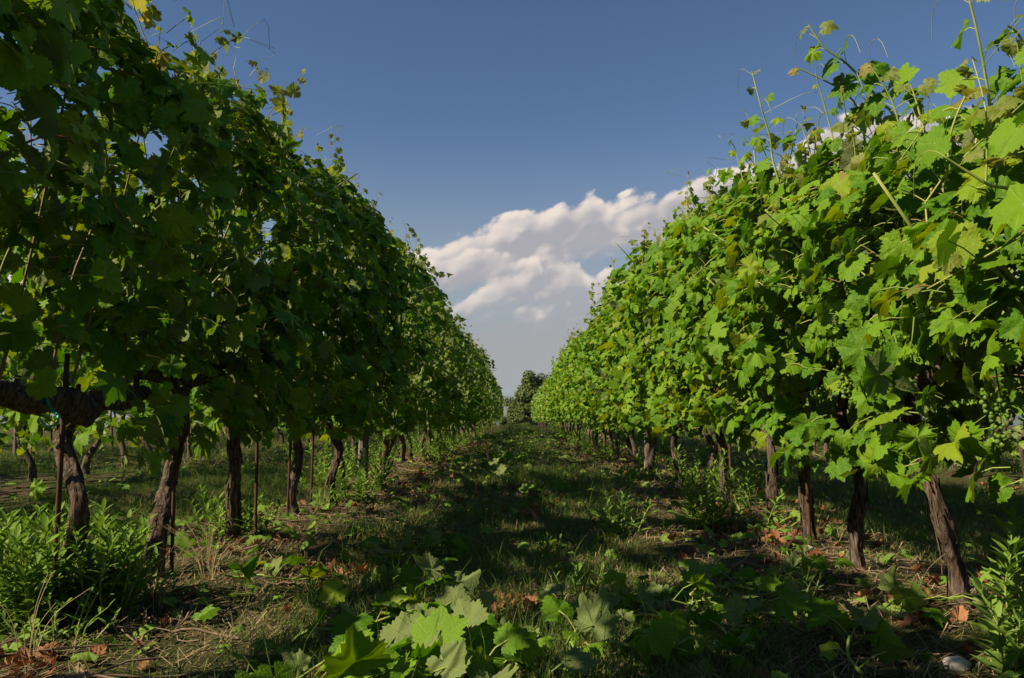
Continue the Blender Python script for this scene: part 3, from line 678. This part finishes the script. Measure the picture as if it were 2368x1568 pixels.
# ------------------------------------------------------------------ stakes, posts, wires, ties
def stake(x, y, h, label, tilt=(0, 0)):
    g = Geo(); z = float(gz(x, y))
    P = np.array([(0, 0, -0.15), (tilt[0] * 0.5, tilt[1] * 0.5, h / 2), (tilt[0], tilt[1], h)]); tube(g, spline(P, 8), 0.0075, 8, lump=0.05)
    o = g.obj('iron_stake', M['rust']); o.location = (x, y, z); tag(o, label, 'stake', 'rusty iron stakes beside the vine trunks')
def xat(px, y): return P3(px, 900, y)[0]
for px, y, h, tl, lab in [(138, 2.30, 0.80, (0.02, 0), 'rusty rod standing in the bright weeds beside the leftmost trunk'),
                          (408, 2.98, 0.95, (0, 0), 'rusty rod in front of the dark leaning trunk on the left'),
                          (597, 3.60, 0.9, (0.0, 0), 'rusty rod touching the right side of the third left trunk'),
                          (668, 4.40, 0.85, (0.03, 0), 'thin rusty rod left of the knee-bent trunk'),
                          (722, 5.10, 0.85, (0.02, 0), 'thin rusty rod left of the fifth left trunk'),
                          (1690, 4.4, 0.85, (-0.03, 0), 'thin rod standing left of the pale sunlit trunk on the right'),
                          (1868, 3.55, 0.8, (-0.04, 0), 'thin rod left of the third trunk from the right')]:
    stake(xat(px, y), y, h, lab, tl)
def post(x, y, h, wd, label, name='wooden_post'):
    g = Geo(); z = float(gz(x, y)); n = 14
    zs = np.linspace(-0.3, h, n); P = np.stack([0.01 * np.sin(zs * 2), 0.01 * np.cos(zs * 3), zs], 1)
    tube(g, P, wd / 2 * (1 + 0.02 * np.sin(zs * 9)), 10, lump=0.03)
    o = g.obj(name, M['wood'], smooth=False); o.location = (x, y, z); tag(o, label, 'post', 'weathered posts along the rows')
post(xat(840, 6.3), 6.3, 2.30, 0.085, 'grey weathered post in the left row, its top poking above the leaves')
post(xat(1125, 26.0) - 0.1, 26.0, 2.5, 0.09, 'weathered post far down the left row')
post(float(row_x(XL, 16)), 16.0, 2.4, 0.09, 'weathered post halfway down the left row')
post(float(row_x(XR, 8.2)) + .05, 8.2, 2.2, 0.085, 'weathered post hidden in the nearer half of the right row')
post(float(row_x(XR, 18)), 18.0, 2.2, 0.085, 'weathered post hidden in the farther half of the right row')
post(xat(45, 11.6), 11.6, 2.1, 0.13, 'pale post two rows away at the left edge under the thick vine arm')
for x0, sd, hs in ((XL, 'left', (0.80, 1.25, 1.7)), (XR, 'right', (0.80, 1.25))):
    for h, nm in zip(hs, ('lowest', 'middle', 'highest')):
        g = Geo(); yv = np.arange(-1 if sd == 'left' else 0, 47, 1.5)
        P = np.stack([row_x(x0, yv) + 0.03 * (1 if sd == 'left' else -1), yv, -0.025 * yv - 0.00018 * np.maximum(yv, 0) ** 2 + h + 0.03 - 0.01 * (np.arange(len(yv)) % 2)], 1); tube(g, P, 0.0013, 4)
        tag(g.obj('trellis_wire', M['wire']), '%s steel wire threaded through the %s hedge' % (nm, sd), 'wire', 'trellis wires')
def tie(pts, label):
    g = Geo(); tube(g, spline(pts, 26), 0.0038, 8, cap=True); o = g.obj('plant_tie', M['tie']); tag(o, label, 'plant tie', 'turquoise plastic plant ties')
tie([P3(100, 905, 2.18), P3(118, 945, 2.14), P3(134, 962, 2.10), P3(131, 980, 2.10), P3(108, 986, 2.14), P3(92, 970, 2.2)], 'turquoise plastic tie looped round the thick vine arm at the left')
tie([P3(1985, 1002, 3.25), P3(1972, 1012, 3.2), P3(1970, 1028, 3.2), P3(1976, 1040, 3.25)], 'short turquoise tie curling below leaves over the S-shaped trunk')
tie([P3(2062, 1005, 2.7), P3(2080, 1012, 2.66), P3(2096, 1018, 2.66), P3(2110, 1010, 2.7)], 'turquoise tie across the head of the nearest right trunk')

# ------------------------------------------------------------------ weeds
def lance(g, P, D, N, S, wd, r):
    """narrow toothless leaf, six points along"""
    P, D, N = (np.asarray(a, float).reshape(-1, 3) for a in (P, D, N)); D = norm(D); N = norm(N - (N * D).sum(1, keepdims=True) * D); X = np.cross(D, N)
    s = np.array([0, 0.22, 0.48, 0.75, 1.0]); wv = np.array([0.25, 0.75, 1.0, 0.7, 0.02])
    n = len(P); S = np.broadcast_to(S, (n,)); bend = r.uniform(0.05, 0.5, n)
    c = P[:, None] + S[:, None, None] * (s[None, :, None] * D[:, None] - (bend[:, None] * s[None] ** 2)[..., None] * N[:, None] * 0.6)
    o = S[:, None, None] * wd * wv[None, :, None]
    V = np.stack([c - o * X[:, None] + o * 0.35 * N[:, None], c, c + o * X[:, None] + o * 0.35 * N[:, None]], 2)  # n,5,3,3
    f = []
    for a in range(4):
        for b in range(2):
            i = a * 3 + b; f += [(i, i + 1, i + 4), (i, i + 4, i + 3)]
    F = np.array(f)[None] + (np.arange(n) * 15)[:, None, None]
    g.add(V.reshape(-1, 3), F.reshape(-1, 3), np.repeat(r.uniform(size=n), 15))
def weed(p, h, n, spread, label, seed, ls=0.07, wd=0.15, group='leafy weeds on the vineyard floor'):
    r = np.random.default_rng(seed); root = empty('leafy_weed', tuple(p), label, 'weed', group); st, lf = Geo(), Geo()
    for i in range(n):
        a = r.uniform(0, 6.28); d = spread * math.sqrt(r.uniform()) * (0.3 if n < 5 else 1); hh = h * r.uniform(0.6, 1.05); b = np.array([math.cos(a) * d * 0.6, math.sin(a) * d * 0.6, -0.02])
        b[2] += float(gz(p[0] + b[0], p[1] + b[1]) - p[2])
        e = b + np.array([math.cos(a) * d * 0.7, math.sin(a) * d * 0.7, hh]); P = spline([b, (b + e) / 2 + r.normal(size=3) * 0.012, e], 12)
        tube(st, P, np.linspace(0.0032, 0.0014, 12), 5, 0.4, cap=False)
        k = int(hh / 0.012); s = np.linspace(0.12, 1, k); q_ = np.stack([np.interp(s * 11, np.arange(12), P[:, j]) for j in range(3)], 1)
        an = np.arange(k) * 2.4 + r.uniform(0, 6); up = 0.35 + 0.9 * s
        D = np.stack([np.cos(an), np.sin(an), up], 1) + r.normal(size=(k, 3)) * 0.15; N = np.stack([-np.cos(an) * up, -np.sin(an) * up, np.ones(k)], 1)
        lance(lf, q_, D, N, ls * (1.15 - 0.62 * s) * r.uniform(0.75, 1.2, k), wd, r)
    st.obj('stem', M['cane'], root); lf.obj('leaves', M['weed'], root)
    return root
W = [((110, 1440), 0.32, 36, 0.22, 'large bright weed clump in the lower left corner', 0.10), ((30, 1400), 0.35, 22, 0.16, 'bright weed clump cut by the left edge', 0.10),
     ((235, 1420), 0.28, 26, 0.16, 'bright weed clump at the foot of the leftmost trunk', 0.09), ((140, 1490), 0.14, 12, 0.12, 'low fringe of bright weeds at the bottom of the left clump', 0.05),
     ((520, 1250), 0.25, 10, 0.12, 'dark weed left of the third left trunk', 0.08), ((600, 1235), 0.2, 8, 0.1, 'dark weed right of the third left trunk', 0.08),
     ((2350, 1500), 0.36, 3, 0.05, 'tall sunlit weed stem cut by the right edge', 0.11), ((2335, 1560), 0.2, 7, 0.10, 'low weed in the lower right corner', 0.09),
     ((1280, 1290), 0.13, 8, 0.08, 'small pale weed in the middle of the lane', 0.05), ((1440, 1240), 0.2, 9, 0.12, 'dark bushy weed right of the lane centre', 0.075),
     ((1400, 1210), 0.17, 7, 0.1, 'dark weed just behind the bushy one', 0.06), ((990, 1290), 0.12, 6, 0.08, 'small weed left of the lane centre', 0.06),
     ((880, 1080), 0.34, 11, 0.18, 'tall dark weed under the left hedge by the grey post', 0.07), ((900, 1050), 0.4, 10, 0.2, 'tall weed behind the grey post', 0.07),
     ((1530, 1045), 0.3, 12, 0.22, 'weed clump under the right hedge beside slender stems', 0.07), ((1480, 1025), 0.3, 12, 0.25, 'green weed clump at the foot of the right hedge', 0.07),
     ((1620, 1075), 0.25, 8, 0.2, 'weed under the right hedge before the dark trunks', 0.07), ((740, 1180), 0.16, 7, 0.1, 'small weed at the foot of the fifth left trunk', 0.06),
     ((1340, 1370), 0.12, 8, 0.07, 'short weed standing in the grass near the dry red leaves', 0.05), ((1345, 1445), 0.10, 7, 0.06, 'short tufted weed behind the cut vine leaves', 0.04),
     ((1640, 1190), 0.14, 7, 0.09, 'small dark weed near the right trunks', 0.05), ((2280, 1190), 0.2, 8, 0.1, 'weed in the grass behind the nearest right trunk', 0.06),
     ((1075, 1010), 0.3, 12, 0.25, 'weed clump at the far left of the lane', 0.08), ((1160, 1000), 0.22, 12, 0.3, 'leafy weed where the lane narrows', 0.07),
     ((1390, 1000), 0.28, 12, 0.3, 'weed at the far foot of the right hedge', 0.08), ((1120, 1060), 0.2, 10, 0.2, 'dark leafy weed in mid lane', 0.07), ((1230, 1050), 0.16, 10, 0.2, 'dark weed patch beside the lane middle', 0.06),
     ((340, 1390), 0.14, 6, 0.08, 'dim weed right of the bright left clump', 0.06), ((1830, 1400), 0.14, 8, 0.1, 'dim weed among cut shoots on the right', 0.05)]
for i, (pp, h, n, sp, lab, ls) in enumerate(W): weed(on_ground(*pp), h, n, sp, lab, 300 + i, ls, 0.135 if i < 3 else 0.14)

rw = np.random.default_rng(61)
for i in range(52):                 # weeds along the feet of both hedges, farther down
    sd = 1 if i % 2 else -1; y = 3.4 + 27 * (i / 52) ** 1.3 + rw.uniform(0, 0.6) + (1.8 if sd < 0 else 0); x = float(row_x((XR if sd > 0 else XL) - sd * rw.uniform(-0.25, 0.3), y))
    far = 'middle' if y < 12 else 'far'
    weed(np.array([x, y, float(gz(x, y))]), rw.uniform(0.16, 0.42), int(rw.integers(7, 13)), rw.uniform(0.12, 0.3), 'weed growing at the foot of the %s hedge in its %s stretch' % ('right' if sd > 0 else 'left', far), 900 + i, 0.08)

# ------------------------------------------------------------------ shoots cut off the hedge and left lying in the lane
def cut_shoot(px, py, ang, ln, n, size, label, seed, lift=0.05, up=0.6, stub=False):
    lift *= 0.5
    r = np.random.default_rng(seed); p = on_ground(px, py); root = empty('cut_shoot', tuple(p), label, 'cut vine shoot', 'trimmed vine shoots lying in the lane'); st, lf = Geo(), Geo()
    d = np.array([math.cos(R(ang)), math.sin(R(ang)), 0]); s = np.linspace(-0.5, 0.5, 7)
    Q = d[None] * (s * ln)[:, None] + np.stack([r.normal(size=7) * 0.02, r.normal(size=7) * 0.02, np.full(7, lift) + r.uniform(0, 0.05, 7)], 1)
    Q[:, 2] += gz(p[0] + Q[:, 0], p[1] + Q[:, 1]) - p[2]
    if stub: Q[0, 2] += 0.07
    P = spline(Q, 20); tube(st, P, np.linspace(0.0065 if stub else 0.0045, 0.002, 20), 7, 0.2)
    n = int(n * 1.5)
    for j in range(n):
        b = P[int((j + 0.5) / n * 19)]; sd = 1 if j % 2 else -1; a = R(ang) + sd * r.uniform(0.4, 1.5)
        pd = np.array([math.cos(a), math.sin(a), r.uniform(0.1, 0.9)]); e = b + norm(pd) * r.uniform(0.04, 0.10); e[2] = max(e[2], 0.02)
        tube(st, [b, (b + e) / 2 + (0, 0, 0.01), e], 0.002, 4, 0.6, cap=False)
        nm = np.array([r.normal() * up, r.normal() * up - 0.25, 1.0]) * (1 if r.uniform() < 0.6 else -1)
        add_leaves(lf, [e], [nm], [pd * np.array([1, 1, 0.3]) + r.normal(size=3) * 0.3], [size * r.uniform(0.45, 1.1)], T_HI, r)
    st.obj('stem', M['cane'], root); lf.obj('leaves', M['leaf'], root)
CS = [(760, 1600, 20, 0.4, 7, 0.072, 'large dark green leaves spread at the bottom left of the pile', 0.06), (905, 1510, -35, 0.36, 6, 0.06, 'thick cut cane with a pale splintered end above the leaf pile', 0.09),
      (960, 1640, 10, 0.4, 9, 0.075, 'pale sunlit leaves at the bottom of the frame left of centre', 0.07), (1090, 1640, 60, 0.36, 7, 0.075, 'sunlit leaf undersides at the bottom edge', 0.08),
      (850, 1510, 15, 0.38, 6, 0.055, 'dark leaves behind the splintered cane', 0.07), (1000, 1490, 70, 0.3, 5, 0.055, 'leafy trimming behind the pile', 0.06),
      (960, 1310, 30, 0.4, 8, 0.07, 'dim leafy trimming left of the lane centre', 0.05), (1000, 1400, 100, 0.25, 5, 0.075, 'trimming with one sunlit pale leaf', 0.08),
      (1190, 1630, 30, 0.3, 4, 0.055, 'trimming at the bottom edge right of the pile', 0.06), (1130, 1560, 150, 0.25, 3, 0.055, 'trimming with a leaf standing on edge', 0.07),
      (1345, 1540, 80, 0.22, 2, 0.075, 'single standing leaves beside long grass at the bottom', 0.08), (1400, 1450, 160, 0.4, 4, 0.05, 'thin trailing shoot with small leaves right of centre', 0.04),
      (1560, 1430, 10, 0.45, 7, 0.055, 'dim leafy trimming in the right foreground', 0.06), (1700, 1415, 40, 0.45, 7, 0.058, 'broad dim leaves right of the trailing shoot', 0.07),
      (1620, 1490, 120, 0.4, 6, 0.06, 'dim leaves low in the right foreground', 0.06), (1790, 1490, 20, 0.4, 6, 0.055, 'dark trimming between foreground and trunks', 0.06),
      (1950, 1520, 70, 0.4, 6, 0.06, 'dark trimming with large leaf near the bottom right', 0.06), (1820, 1350, 10, 0.4, 6, 0.055, 'small dim trimming near the second right trunk', 0.05),
      (1500, 1545, 15, 0.35, 5, 0.07, 'scattered dark leaves at the bottom edge right of centre', 0.04), (2120, 1440, 20, 0.3, 5, 0.055, 'small trimming at the foot of the nearest right trunk', 0.04),
      (1180, 1075, 40, 0.6, 12, 0.075, 'dark heap of trimmings in the middle of the lane', 0.10), (1100, 1090, 10, 0.5, 9, 0.07, 'sunlit trimming in mid lane', 0.08),
      (1160, 1110, 90, 0.35, 6, 0.07, 'bright upright leaf tuft in mid lane', 0.09), (1450, 1110, 0, 0.5, 6, 0.06, 'flat trimming on the right of mid lane', 0.03),
      (1190, 1010, 20, 1.0, 16, 0.08, 'leafy heap far along the lane', 0.12), (1130, 1022, 80, 0.8, 12, 0.08, 'leafy trimming far along the lane on the left', 0.10), (1290, 1015, 30, 0.8, 10, 0.07, 'leafy trimming far along the lane on the right', 0.05),
      (620, 1360, 20, 0.3, 4, 0.06, 'lone dim trimming left of the pile', 0.03), (1260, 1150, 0, 0.4, 6, 0.06, 'dim trimming on the grass', 0.04)]
for i, (px, py, an, ln, n, sz, lab, lf_) in enumerate(CS): cut_shoot(px, py, an, ln, n, sz, lab, 500 + i, lf_, stub=(i == 1))

# ------------------------------------------------------------------ grass, straw, fallen leaves, twigs
def blades(g, X, Y, h, wd, lean, r, rnd):
    n = len(X); a = r.uniform(0, 6.28, n); b = r.uniform(0, 6.28, n)
    base = np.stack([X, Y, gz(X, Y) - 0.005], 1); ld = np.stack([np.cos(a), np.sin(a), np.zeros(n)], 1) * (lean * h)[:, None]
    up = np.array([0, 0, 1.0]) * h[:, None]; wv = np.stack([np.cos(b), np.sin(b), np.zeros(n)], 1) * wd[:, None]
    V = np.stack([base - wv, base + wv, base + up * 0.55 + ld * 0.35 - wv * 0.7, base + up * 0.55 + ld * 0.35 + wv * 0.7, base + up * (1 - 0.25 * lean[:, None]) + ld], 1)
    F = np.array([(0, 1, 3), (0, 3, 2), (2, 3, 4)])[None] + (np.arange(n) * 5)[:, None, None]
    g.add(V.reshape(-1, 3), F.reshape(-1, 3), np.repeat(rnd, 5))
def patchy(x, y): return 0.5 + 0.25 * (np.sin(1.9 * x + 0.8 * y) + np.sin(3.1 * y - 1.7 * x + 1) * 0.8 + np.sin(6.3 * x + 5.1 * y) * 0.5 + 0.6 * np.sin(11 * x - 9 * y + 2))
r = np.random.default_rng(77); g = Geo()
for n, y0, y1, xw, hs, wd in ((290000, 0.9, 8, 3.6, (0.022, 0.10), 0.0012), (130000, 8, 22, 11, (0.03, 0.11), 0.0024), (70000, 20, 60, 12.0, (0.05, 0.16), 0.006)):
    Y = y0 + (y1 - y0) * r.uniform(size=n) ** 1.25; X = r.uniform(-xw, xw, n); xr = X + 0.00025 * Y ** 2
    dn = patchy(X, Y) + 0.7 * np.exp(-(xr / 0.75) ** 2) - 1.0 * np.exp(-((np.abs(xr) - 1.15) / 0.48) ** 2) + 0.5 * (np.abs(xr) > 1.8)
    k = r.uniform(size=n) < np.clip(dn, 0.04, 1); X, Y = X[k], Y[k]; n = len(X)
    h = r.uniform(*hs, n) * (0.6 + 0.8 * patchy(X * 1.3, Y * 1.3).clip(0, 1)); h = np.where(r.uniform(size=n) < 0.03, h * 2.0, h)
    blades(g, X, Y, h, wd * r.uniform(0.6, 1.4, n), r.uniform(0.1, 1.1, n), r, r.uniform(size=n))
gr = g.obj('grass', M['grass'], smooth=False); tag(gr, 'short patchy grass growing on the lane and between the rows', 'grass', kind='stuff')
g = Geo()
for n, y0, y1, xw, ln in ((120000, 0.9, 9, 3.0, 0.055), (36000, 9, 45, 5, 0.14)):
    Y = y0 + (y1 - y0) * r.uniform(size=n) ** 1.3; X = r.uniform(-xw, xw, n); a = r.uniform(0, 6.28, n); L = ln * r.uniform(0.3, 1.5, n)
    d = np.stack([np.cos(a), np.sin(a), r.normal(size=n) * 0.4], 1) * L[:, None] / 2; wv = np.stack([-np.sin(a), np.cos(a), np.zeros(n)], 1) * (0.0011 * ln / 0.07 * r.uniform(0.6, 1.6, n))[:, None]
    c = np.stack([X, Y, gz(X, Y) + r.uniform(0.002, 0.022, n)], 1)
    V = np.stack([c - d - wv, c - d + wv, c + d + wv, c + d - wv], 1); F = np.array([(0, 1, 2), (0, 2, 3)])[None] + (np.arange(n) * 4)[:, None, None]
    g.add(V.reshape(-1, 3), F.reshape(-1, 3), np.repeat(r.uniform(size=n) ** 1.6, 4))
tag(g.obj('dry_straw', M['straw'], smooth=False), 'dry grass stems and straw littering the bare soil', 'straw', kind='stuff')
T_DEAD = []
for tv, tf, ve in T_MID:
    q_ = tv.copy(); q_[:, 2] = 0.55 * (q_[:, 0] ** 2 - 0.2) + 0.35 * np.abs(q_[:, 1]) ** 1.5 + 0.1 * np.sin(q_[:, 0] * 9 + q_[:, 1] * 7); q_[:, 0] *= 0.62; T_DEAD.append((q_, tf, ve))
g = Geo()
cl = [(760, 1332, 14, .07), (800, 1330, 8, .05), (1110, 1420, 20, .09), (1170, 1425, 12, .08), (1190, 1390, 5, .05), (520, 1245, 9, .08), (350, 1290, 5, .05), (90, 1545, 10, .07), (720, 1075, 10, .2), (690, 1110, 6, .1), (960, 1070, 16, .3),
      (1000, 1060, 10, .25), (1200, 1150, 6, .12), (1230, 1180, 10, .15), (1790, 1240, 16, .15), (1860, 1215, 9, .1), (1770, 1255, 12, .12), (2030, 1185, 6, .06), (2110, 1400, 8, .08), (2190, 1240, 8, .1), (2260, 1150, 9, .2),
      (950, 1110, 10, .3), (870, 1130, 8, .2), (300, 1020, 14, .4), (520, 1010, 8, .4), (2330, 1140, 8, .2), (1460, 1045, 6, .2), (1240, 1200, 6, .1), (1540, 1300, 4, .2), (1320, 1060, 5, .3), (20, 1000, 14, .4)]
P, S = [], []
for px, py, n, sp in cl:
    c = on_ground(px, py)
    for _ in range(n): P.append((c[0] + r.normal() * sp, c[1] + r.normal() * sp, 0)); S.append(r.uniform(0.022, 0.045))
for _ in range(850):
    s = r.choice([-1, 1]); P.append((s * 1.35 + r.normal() * 0.5, 1 + 18 * r.uniform() ** 1.4, 0)); S.append(r.uniform(0.016, 0.042))
P = np.array(P); P[:, 2] = gz(P[:, 0], P[:, 1]) + r.uniform(0.005, 0.03, len(P)); n = len(P)
add_leaves(g, P, np.stack([r.normal(size=n) * 0.6, r.normal(size=n) * 0.6, np.ones(n)], 1), r.normal(size=(n, 3)) * [1, 1, 0.2], S, T_DEAD, r)
tag(g.obj('fallen_leaves', M['dead']), 'curled rust red dead vine leaves scattered along the rows', 'dead leaves', kind='stuff')
g = Geo()
for k in range(900):
    s = r.choice([-1, 1]); x, y = s * 1.25 + r.normal() * 0.45, 1.2 + 14 * r.uniform() ** 1.5; a = r.uniform(0, 6.28); L = r.uniform(0.08, 0.4)
    pts = [(x + math.cos(a) * L * (q_ - .5) + r.normal() * 0.01, y + math.sin(a) * L * (q_ - .5) + r.normal() * 0.01) for q_ in (0, .33, .66, 1)]
    tube(g, spline([(p_[0], p_[1], float(gz(*p_)) + r.uniform(0.004, 0.035)) for p_ in pts], 6), r.uniform(0.0012, 0.0042), 4, cap=False)
tag(g.obj('dry_twigs', M['twig']), 'thin brown prunings and twigs lying under the rows', 'twigs', kind='stuff')
# small green seedlings and vine leaves dropped flat on the lane
g = Geo(); n = 3500; Y = 1.0 + 22 * r.uniform(size=n) ** 1.5; X = r.normal(size=n) * 2.2
add_leaves(g, np.stack([X, Y, gz(X, Y) + r.uniform(0.01, 0.05, n)], 1), np.stack([r.normal(size=n) * 0.5, r.normal(size=n) * 0.5, np.ones(n)], 1), r.normal(size=(n, 3)) * [1, 1, 0.2], r.uniform(0.012, 0.045, n) * (1 + Y * 0.03), T_MID, r)
tag(g.obj('ground_cover', M['weed']), 'small green leaves and seedlings covering the lane floor', 'ground cover', kind='stuff')
# dry grass tufts with tall pale stalks
def tuft(px, py, h, n, lab, seed):
    r = np.random.default_rng(seed); p = on_ground(px, py); g = Geo()
    for _ in range(n):
        a = r.uniform(0, 6.28); l = r.uniform(0.2, 0.8) * h; b = (math.cos(a) * 0.015, math.sin(a) * 0.015, -0.01); hh = h * r.uniform(0.5, 1.0)
        tube(g, spline([b, (math.cos(a) * l * 0.35, math.sin(a) * l * 0.35, hh * 0.6), (math.cos(a) * l, math.sin(a) * l, hh)], 8), np.linspace(0.0013, 0.0006, 8), 3, r.uniform(0.3, 1), cap=False)
    o = g.obj('grass_tuft', M['straw']); o.location = p; tag(o, lab, 'grass tuft', 'dry grass tufts')
for i, a in enumerate([(480, 1340, 0.22, 22, 'dry tuft with arching pale stalks right of the second left trunk'), (360, 1420, 0.26, 9, 'few tall thin stalks right of the bright weeds'),
                       (60, 1540, 0.22, 7, 'long dry stalks leaning over the lower left corner'), (700, 1290, 0.13, 12, 'small dry tuft left of the lane'), (1660, 1140, 0.3, 9, 'upright pale dry stalks under the right hedge'),
                       (1740, 1210, 0.2, 9, 'dry stalks at the foot of the pale right trunk'), (1010, 1200, 0.12, 16, 'straw coloured tuft on the left of the lane'), (1150, 1170, 0.12, 18, 'straw coloured tuft in the middle of the lane'),
                       (2290, 1190, 0.3, 9, 'thin dry stalks behind the nearest right trunk'), (2100, 1420, 0.26, 5, 'curved dry stalk beside the nearest right trunk'), (330, 1010, 0.3, 12, 'dry stalks under the left hedge near the thick arm')]): tuft(*a, 800 + i)

def blob(rad, seed, flat=0.7):
    r = np.random.default_rng(seed); g = Geo(); n, m_ = 16, 24; V = []
    for i in range(n + 1):
        for j in range(m_):
            a, b = math.pi * i / n, 2 * math.pi * j / m_; d = np.array([math.sin(a) * math.cos(b), math.sin(a) * math.sin(b), math.cos(a)])
            k = 1 + 0.08 * math.sin(3 * d[0] + 2 * d[1]) + 0.06 * math.sin(5 * d[1] - 4 * d[2]) + 0.05 * math.sin(7 * d[0] + 3); V.append(d * rad * k * [1.25, 1, flat])
    F = [f for i in range(n) for j in range(m_) for f in ((i * m_ + j, (i + 1) * m_ + j, (i + 1) * m_ + (j + 1) % m_), (i * m_ + j, (i + 1) * m_ + (j + 1) % m_, i * m_ + (j + 1) % m_))]
    g.add(V, F); return g
for px, py, rd, lab in ((2215, 1545, 0.026, 'smooth pale stone lying in the lower right corner'), (1600, 1195, 0.02, 'small pale stone near the right trunks'), (1290, 1545, 0.008, 'tiny pale pebble at the bottom edge'), (1870, 1272, 0.018, 'white stone in front of the second right trunk')):
    p = on_ground(px, py); o = blob(rd, 1).obj('stone', M['stone']); o.location = p + [0, 0, rd * 0.35]; o.rotation_euler.z = px; tag(o, lab, 'stone', 'stones on the soil')

# ------------------------------------------------------------------ tree and bushes beyond the lane, the far town
def tree(x, y, h, cr, label, seed, name='tree', flat=1.0, base=0.28, n=42, lv=180, ls=0.11, cat='tree', clump=(0.16, 0.36)):
    r = np.random.default_rng(seed); z = float(gz(x, y)); root = empty(name, (x, y, z), label, cat); tg, cg = Geo(), Geo()
    tube(tg, spline([(0, 0, -0.3), (r.normal() * 0.1, 0.1, h * 0.3), (r.normal() * 0.15, 0, h * 0.6), (0, 0, h * 0.9)], 16), np.linspace(h * 0.028, h * 0.006, 16), 9, lump=0.06, r=r)
    for k in range(n):
        s = r.uniform(base, 1); a = r.uniform(0, 6.28); rr = cr * math.sqrt(r.uniform(0.1, 1)) * (math.sin(math.pi * min((s - base) / (1 - base) * 0.82 + 0.12, 1)) ** 0.7) * flat
        rr *= 1 + 0.18 * math.sin(2 * a + 4 * s) + 0.12 * math.sin(3 * a + 9 * s)
        c = np.array([math.cos(a) * rr, math.sin(a) * rr, h * s * (1.0 + 0.09 * math.sin(3 * a + 1)) * r.uniform(0.9, 1.02)])
        b = np.array([0, 0, h * s * 0.62]); tube(tg, spline([b, (b + c) / 2 + (0, 0, 0.1), c], 6), np.linspace(h * 0.008, h * 0.002, 6), 4, cap=False)
        q_ = norm(r.normal(size=(lv, 3))) * (r.uniform(size=(lv, 1)) ** 0.4) * (cr * r.uniform(*clump)) * [1, 1, 0.75]
        add_leaves(cg, c + q_, norm(q_) + r.normal(size=(lv, 3)) * 0.6 + [0, 0, 0.5], r.normal(size=(lv, 3)), ls * r.uniform(0.6, 1.2, lv), T_LOW, r)
    tg.obj('trunk', M['tbark'], root); cg.obj('crown', M['tree'], root); return root
ty = 78.0
def top_at(px, py, y): return P3(px, py, y)
tp = top_at(1222, 873, ty); tz = float(gz(tp[0], ty)); tree(tp[0] + 0.35, ty, tp[2] - tz - 0.35, 2.7, 'rounded olive green tree standing beyond the end of the lane', 5, n=170, lv=260, base=0.03, clump=(0.16, 0.34))
for i, (px, py, y, cr, lab) in enumerate([(1178, 958, 68, 0.9, 'low bush left of the tree beyond the lane'), (1255, 965, 66, 1.0, 'low bush in front of the tree beside the right hedge'), (1212, 968, 64, 0.9, 'low bush straight ahead below the tree')]):
    tp = top_at(px, py, y); tz = float(gz(tp[0], y)); o = tree(tp[0], y, tp[2] - tz, cr, lab, 20 + i, name='bush', base=0.05, n=18, lv=150, ls=0.10, cat='bush')
    o['group'] = 'bushes below the lone tree'
g = Geo(); r = np.random.default_rng(9)
for k in range(2600):
    y = r.choice([5200, 6400, 7200, 9000, 12500, 17000, 24000]) + r.normal() * 350; x = r.uniform(-0.35, 0.35) * y
    w_ = r.uniform(12, 60) * (1 + y / 15000); hh = r.uniform(6, 16) * (1 + y / 25000); box(g, x, x + w_, y, y + w_ * 0.6, -150.5, -150 + hh, r.uniform() ** 0.7)
tag(g.obj('distant_town', M['town'], smooth=False), 'pale hazy town spread over the far plain left of the tree', 'town', kind='stuff')

# ------------------------------------------------------------------ haze
g = Geo(); box(g, -60000, 60000, -40000, 60000, -154, 5.5)
m, t = material('haze_air'); vo = t.node('ShaderNodeVolumePrincipled'); vo.inputs['Color'].default_value = (0.50, 0.60, 0.78, 1); vo.inputs['Density'].default_value = 1.1e-4
ou = t.node('ShaderNodeOutputMaterial'); t.l.new(vo.outputs[0], ou.inputs['Volume'])
hz_ = g.obj('haze', m, smooth=False); tag(hz_, 'thin blue haze over the distant plain', 'haze', kind='stuff')
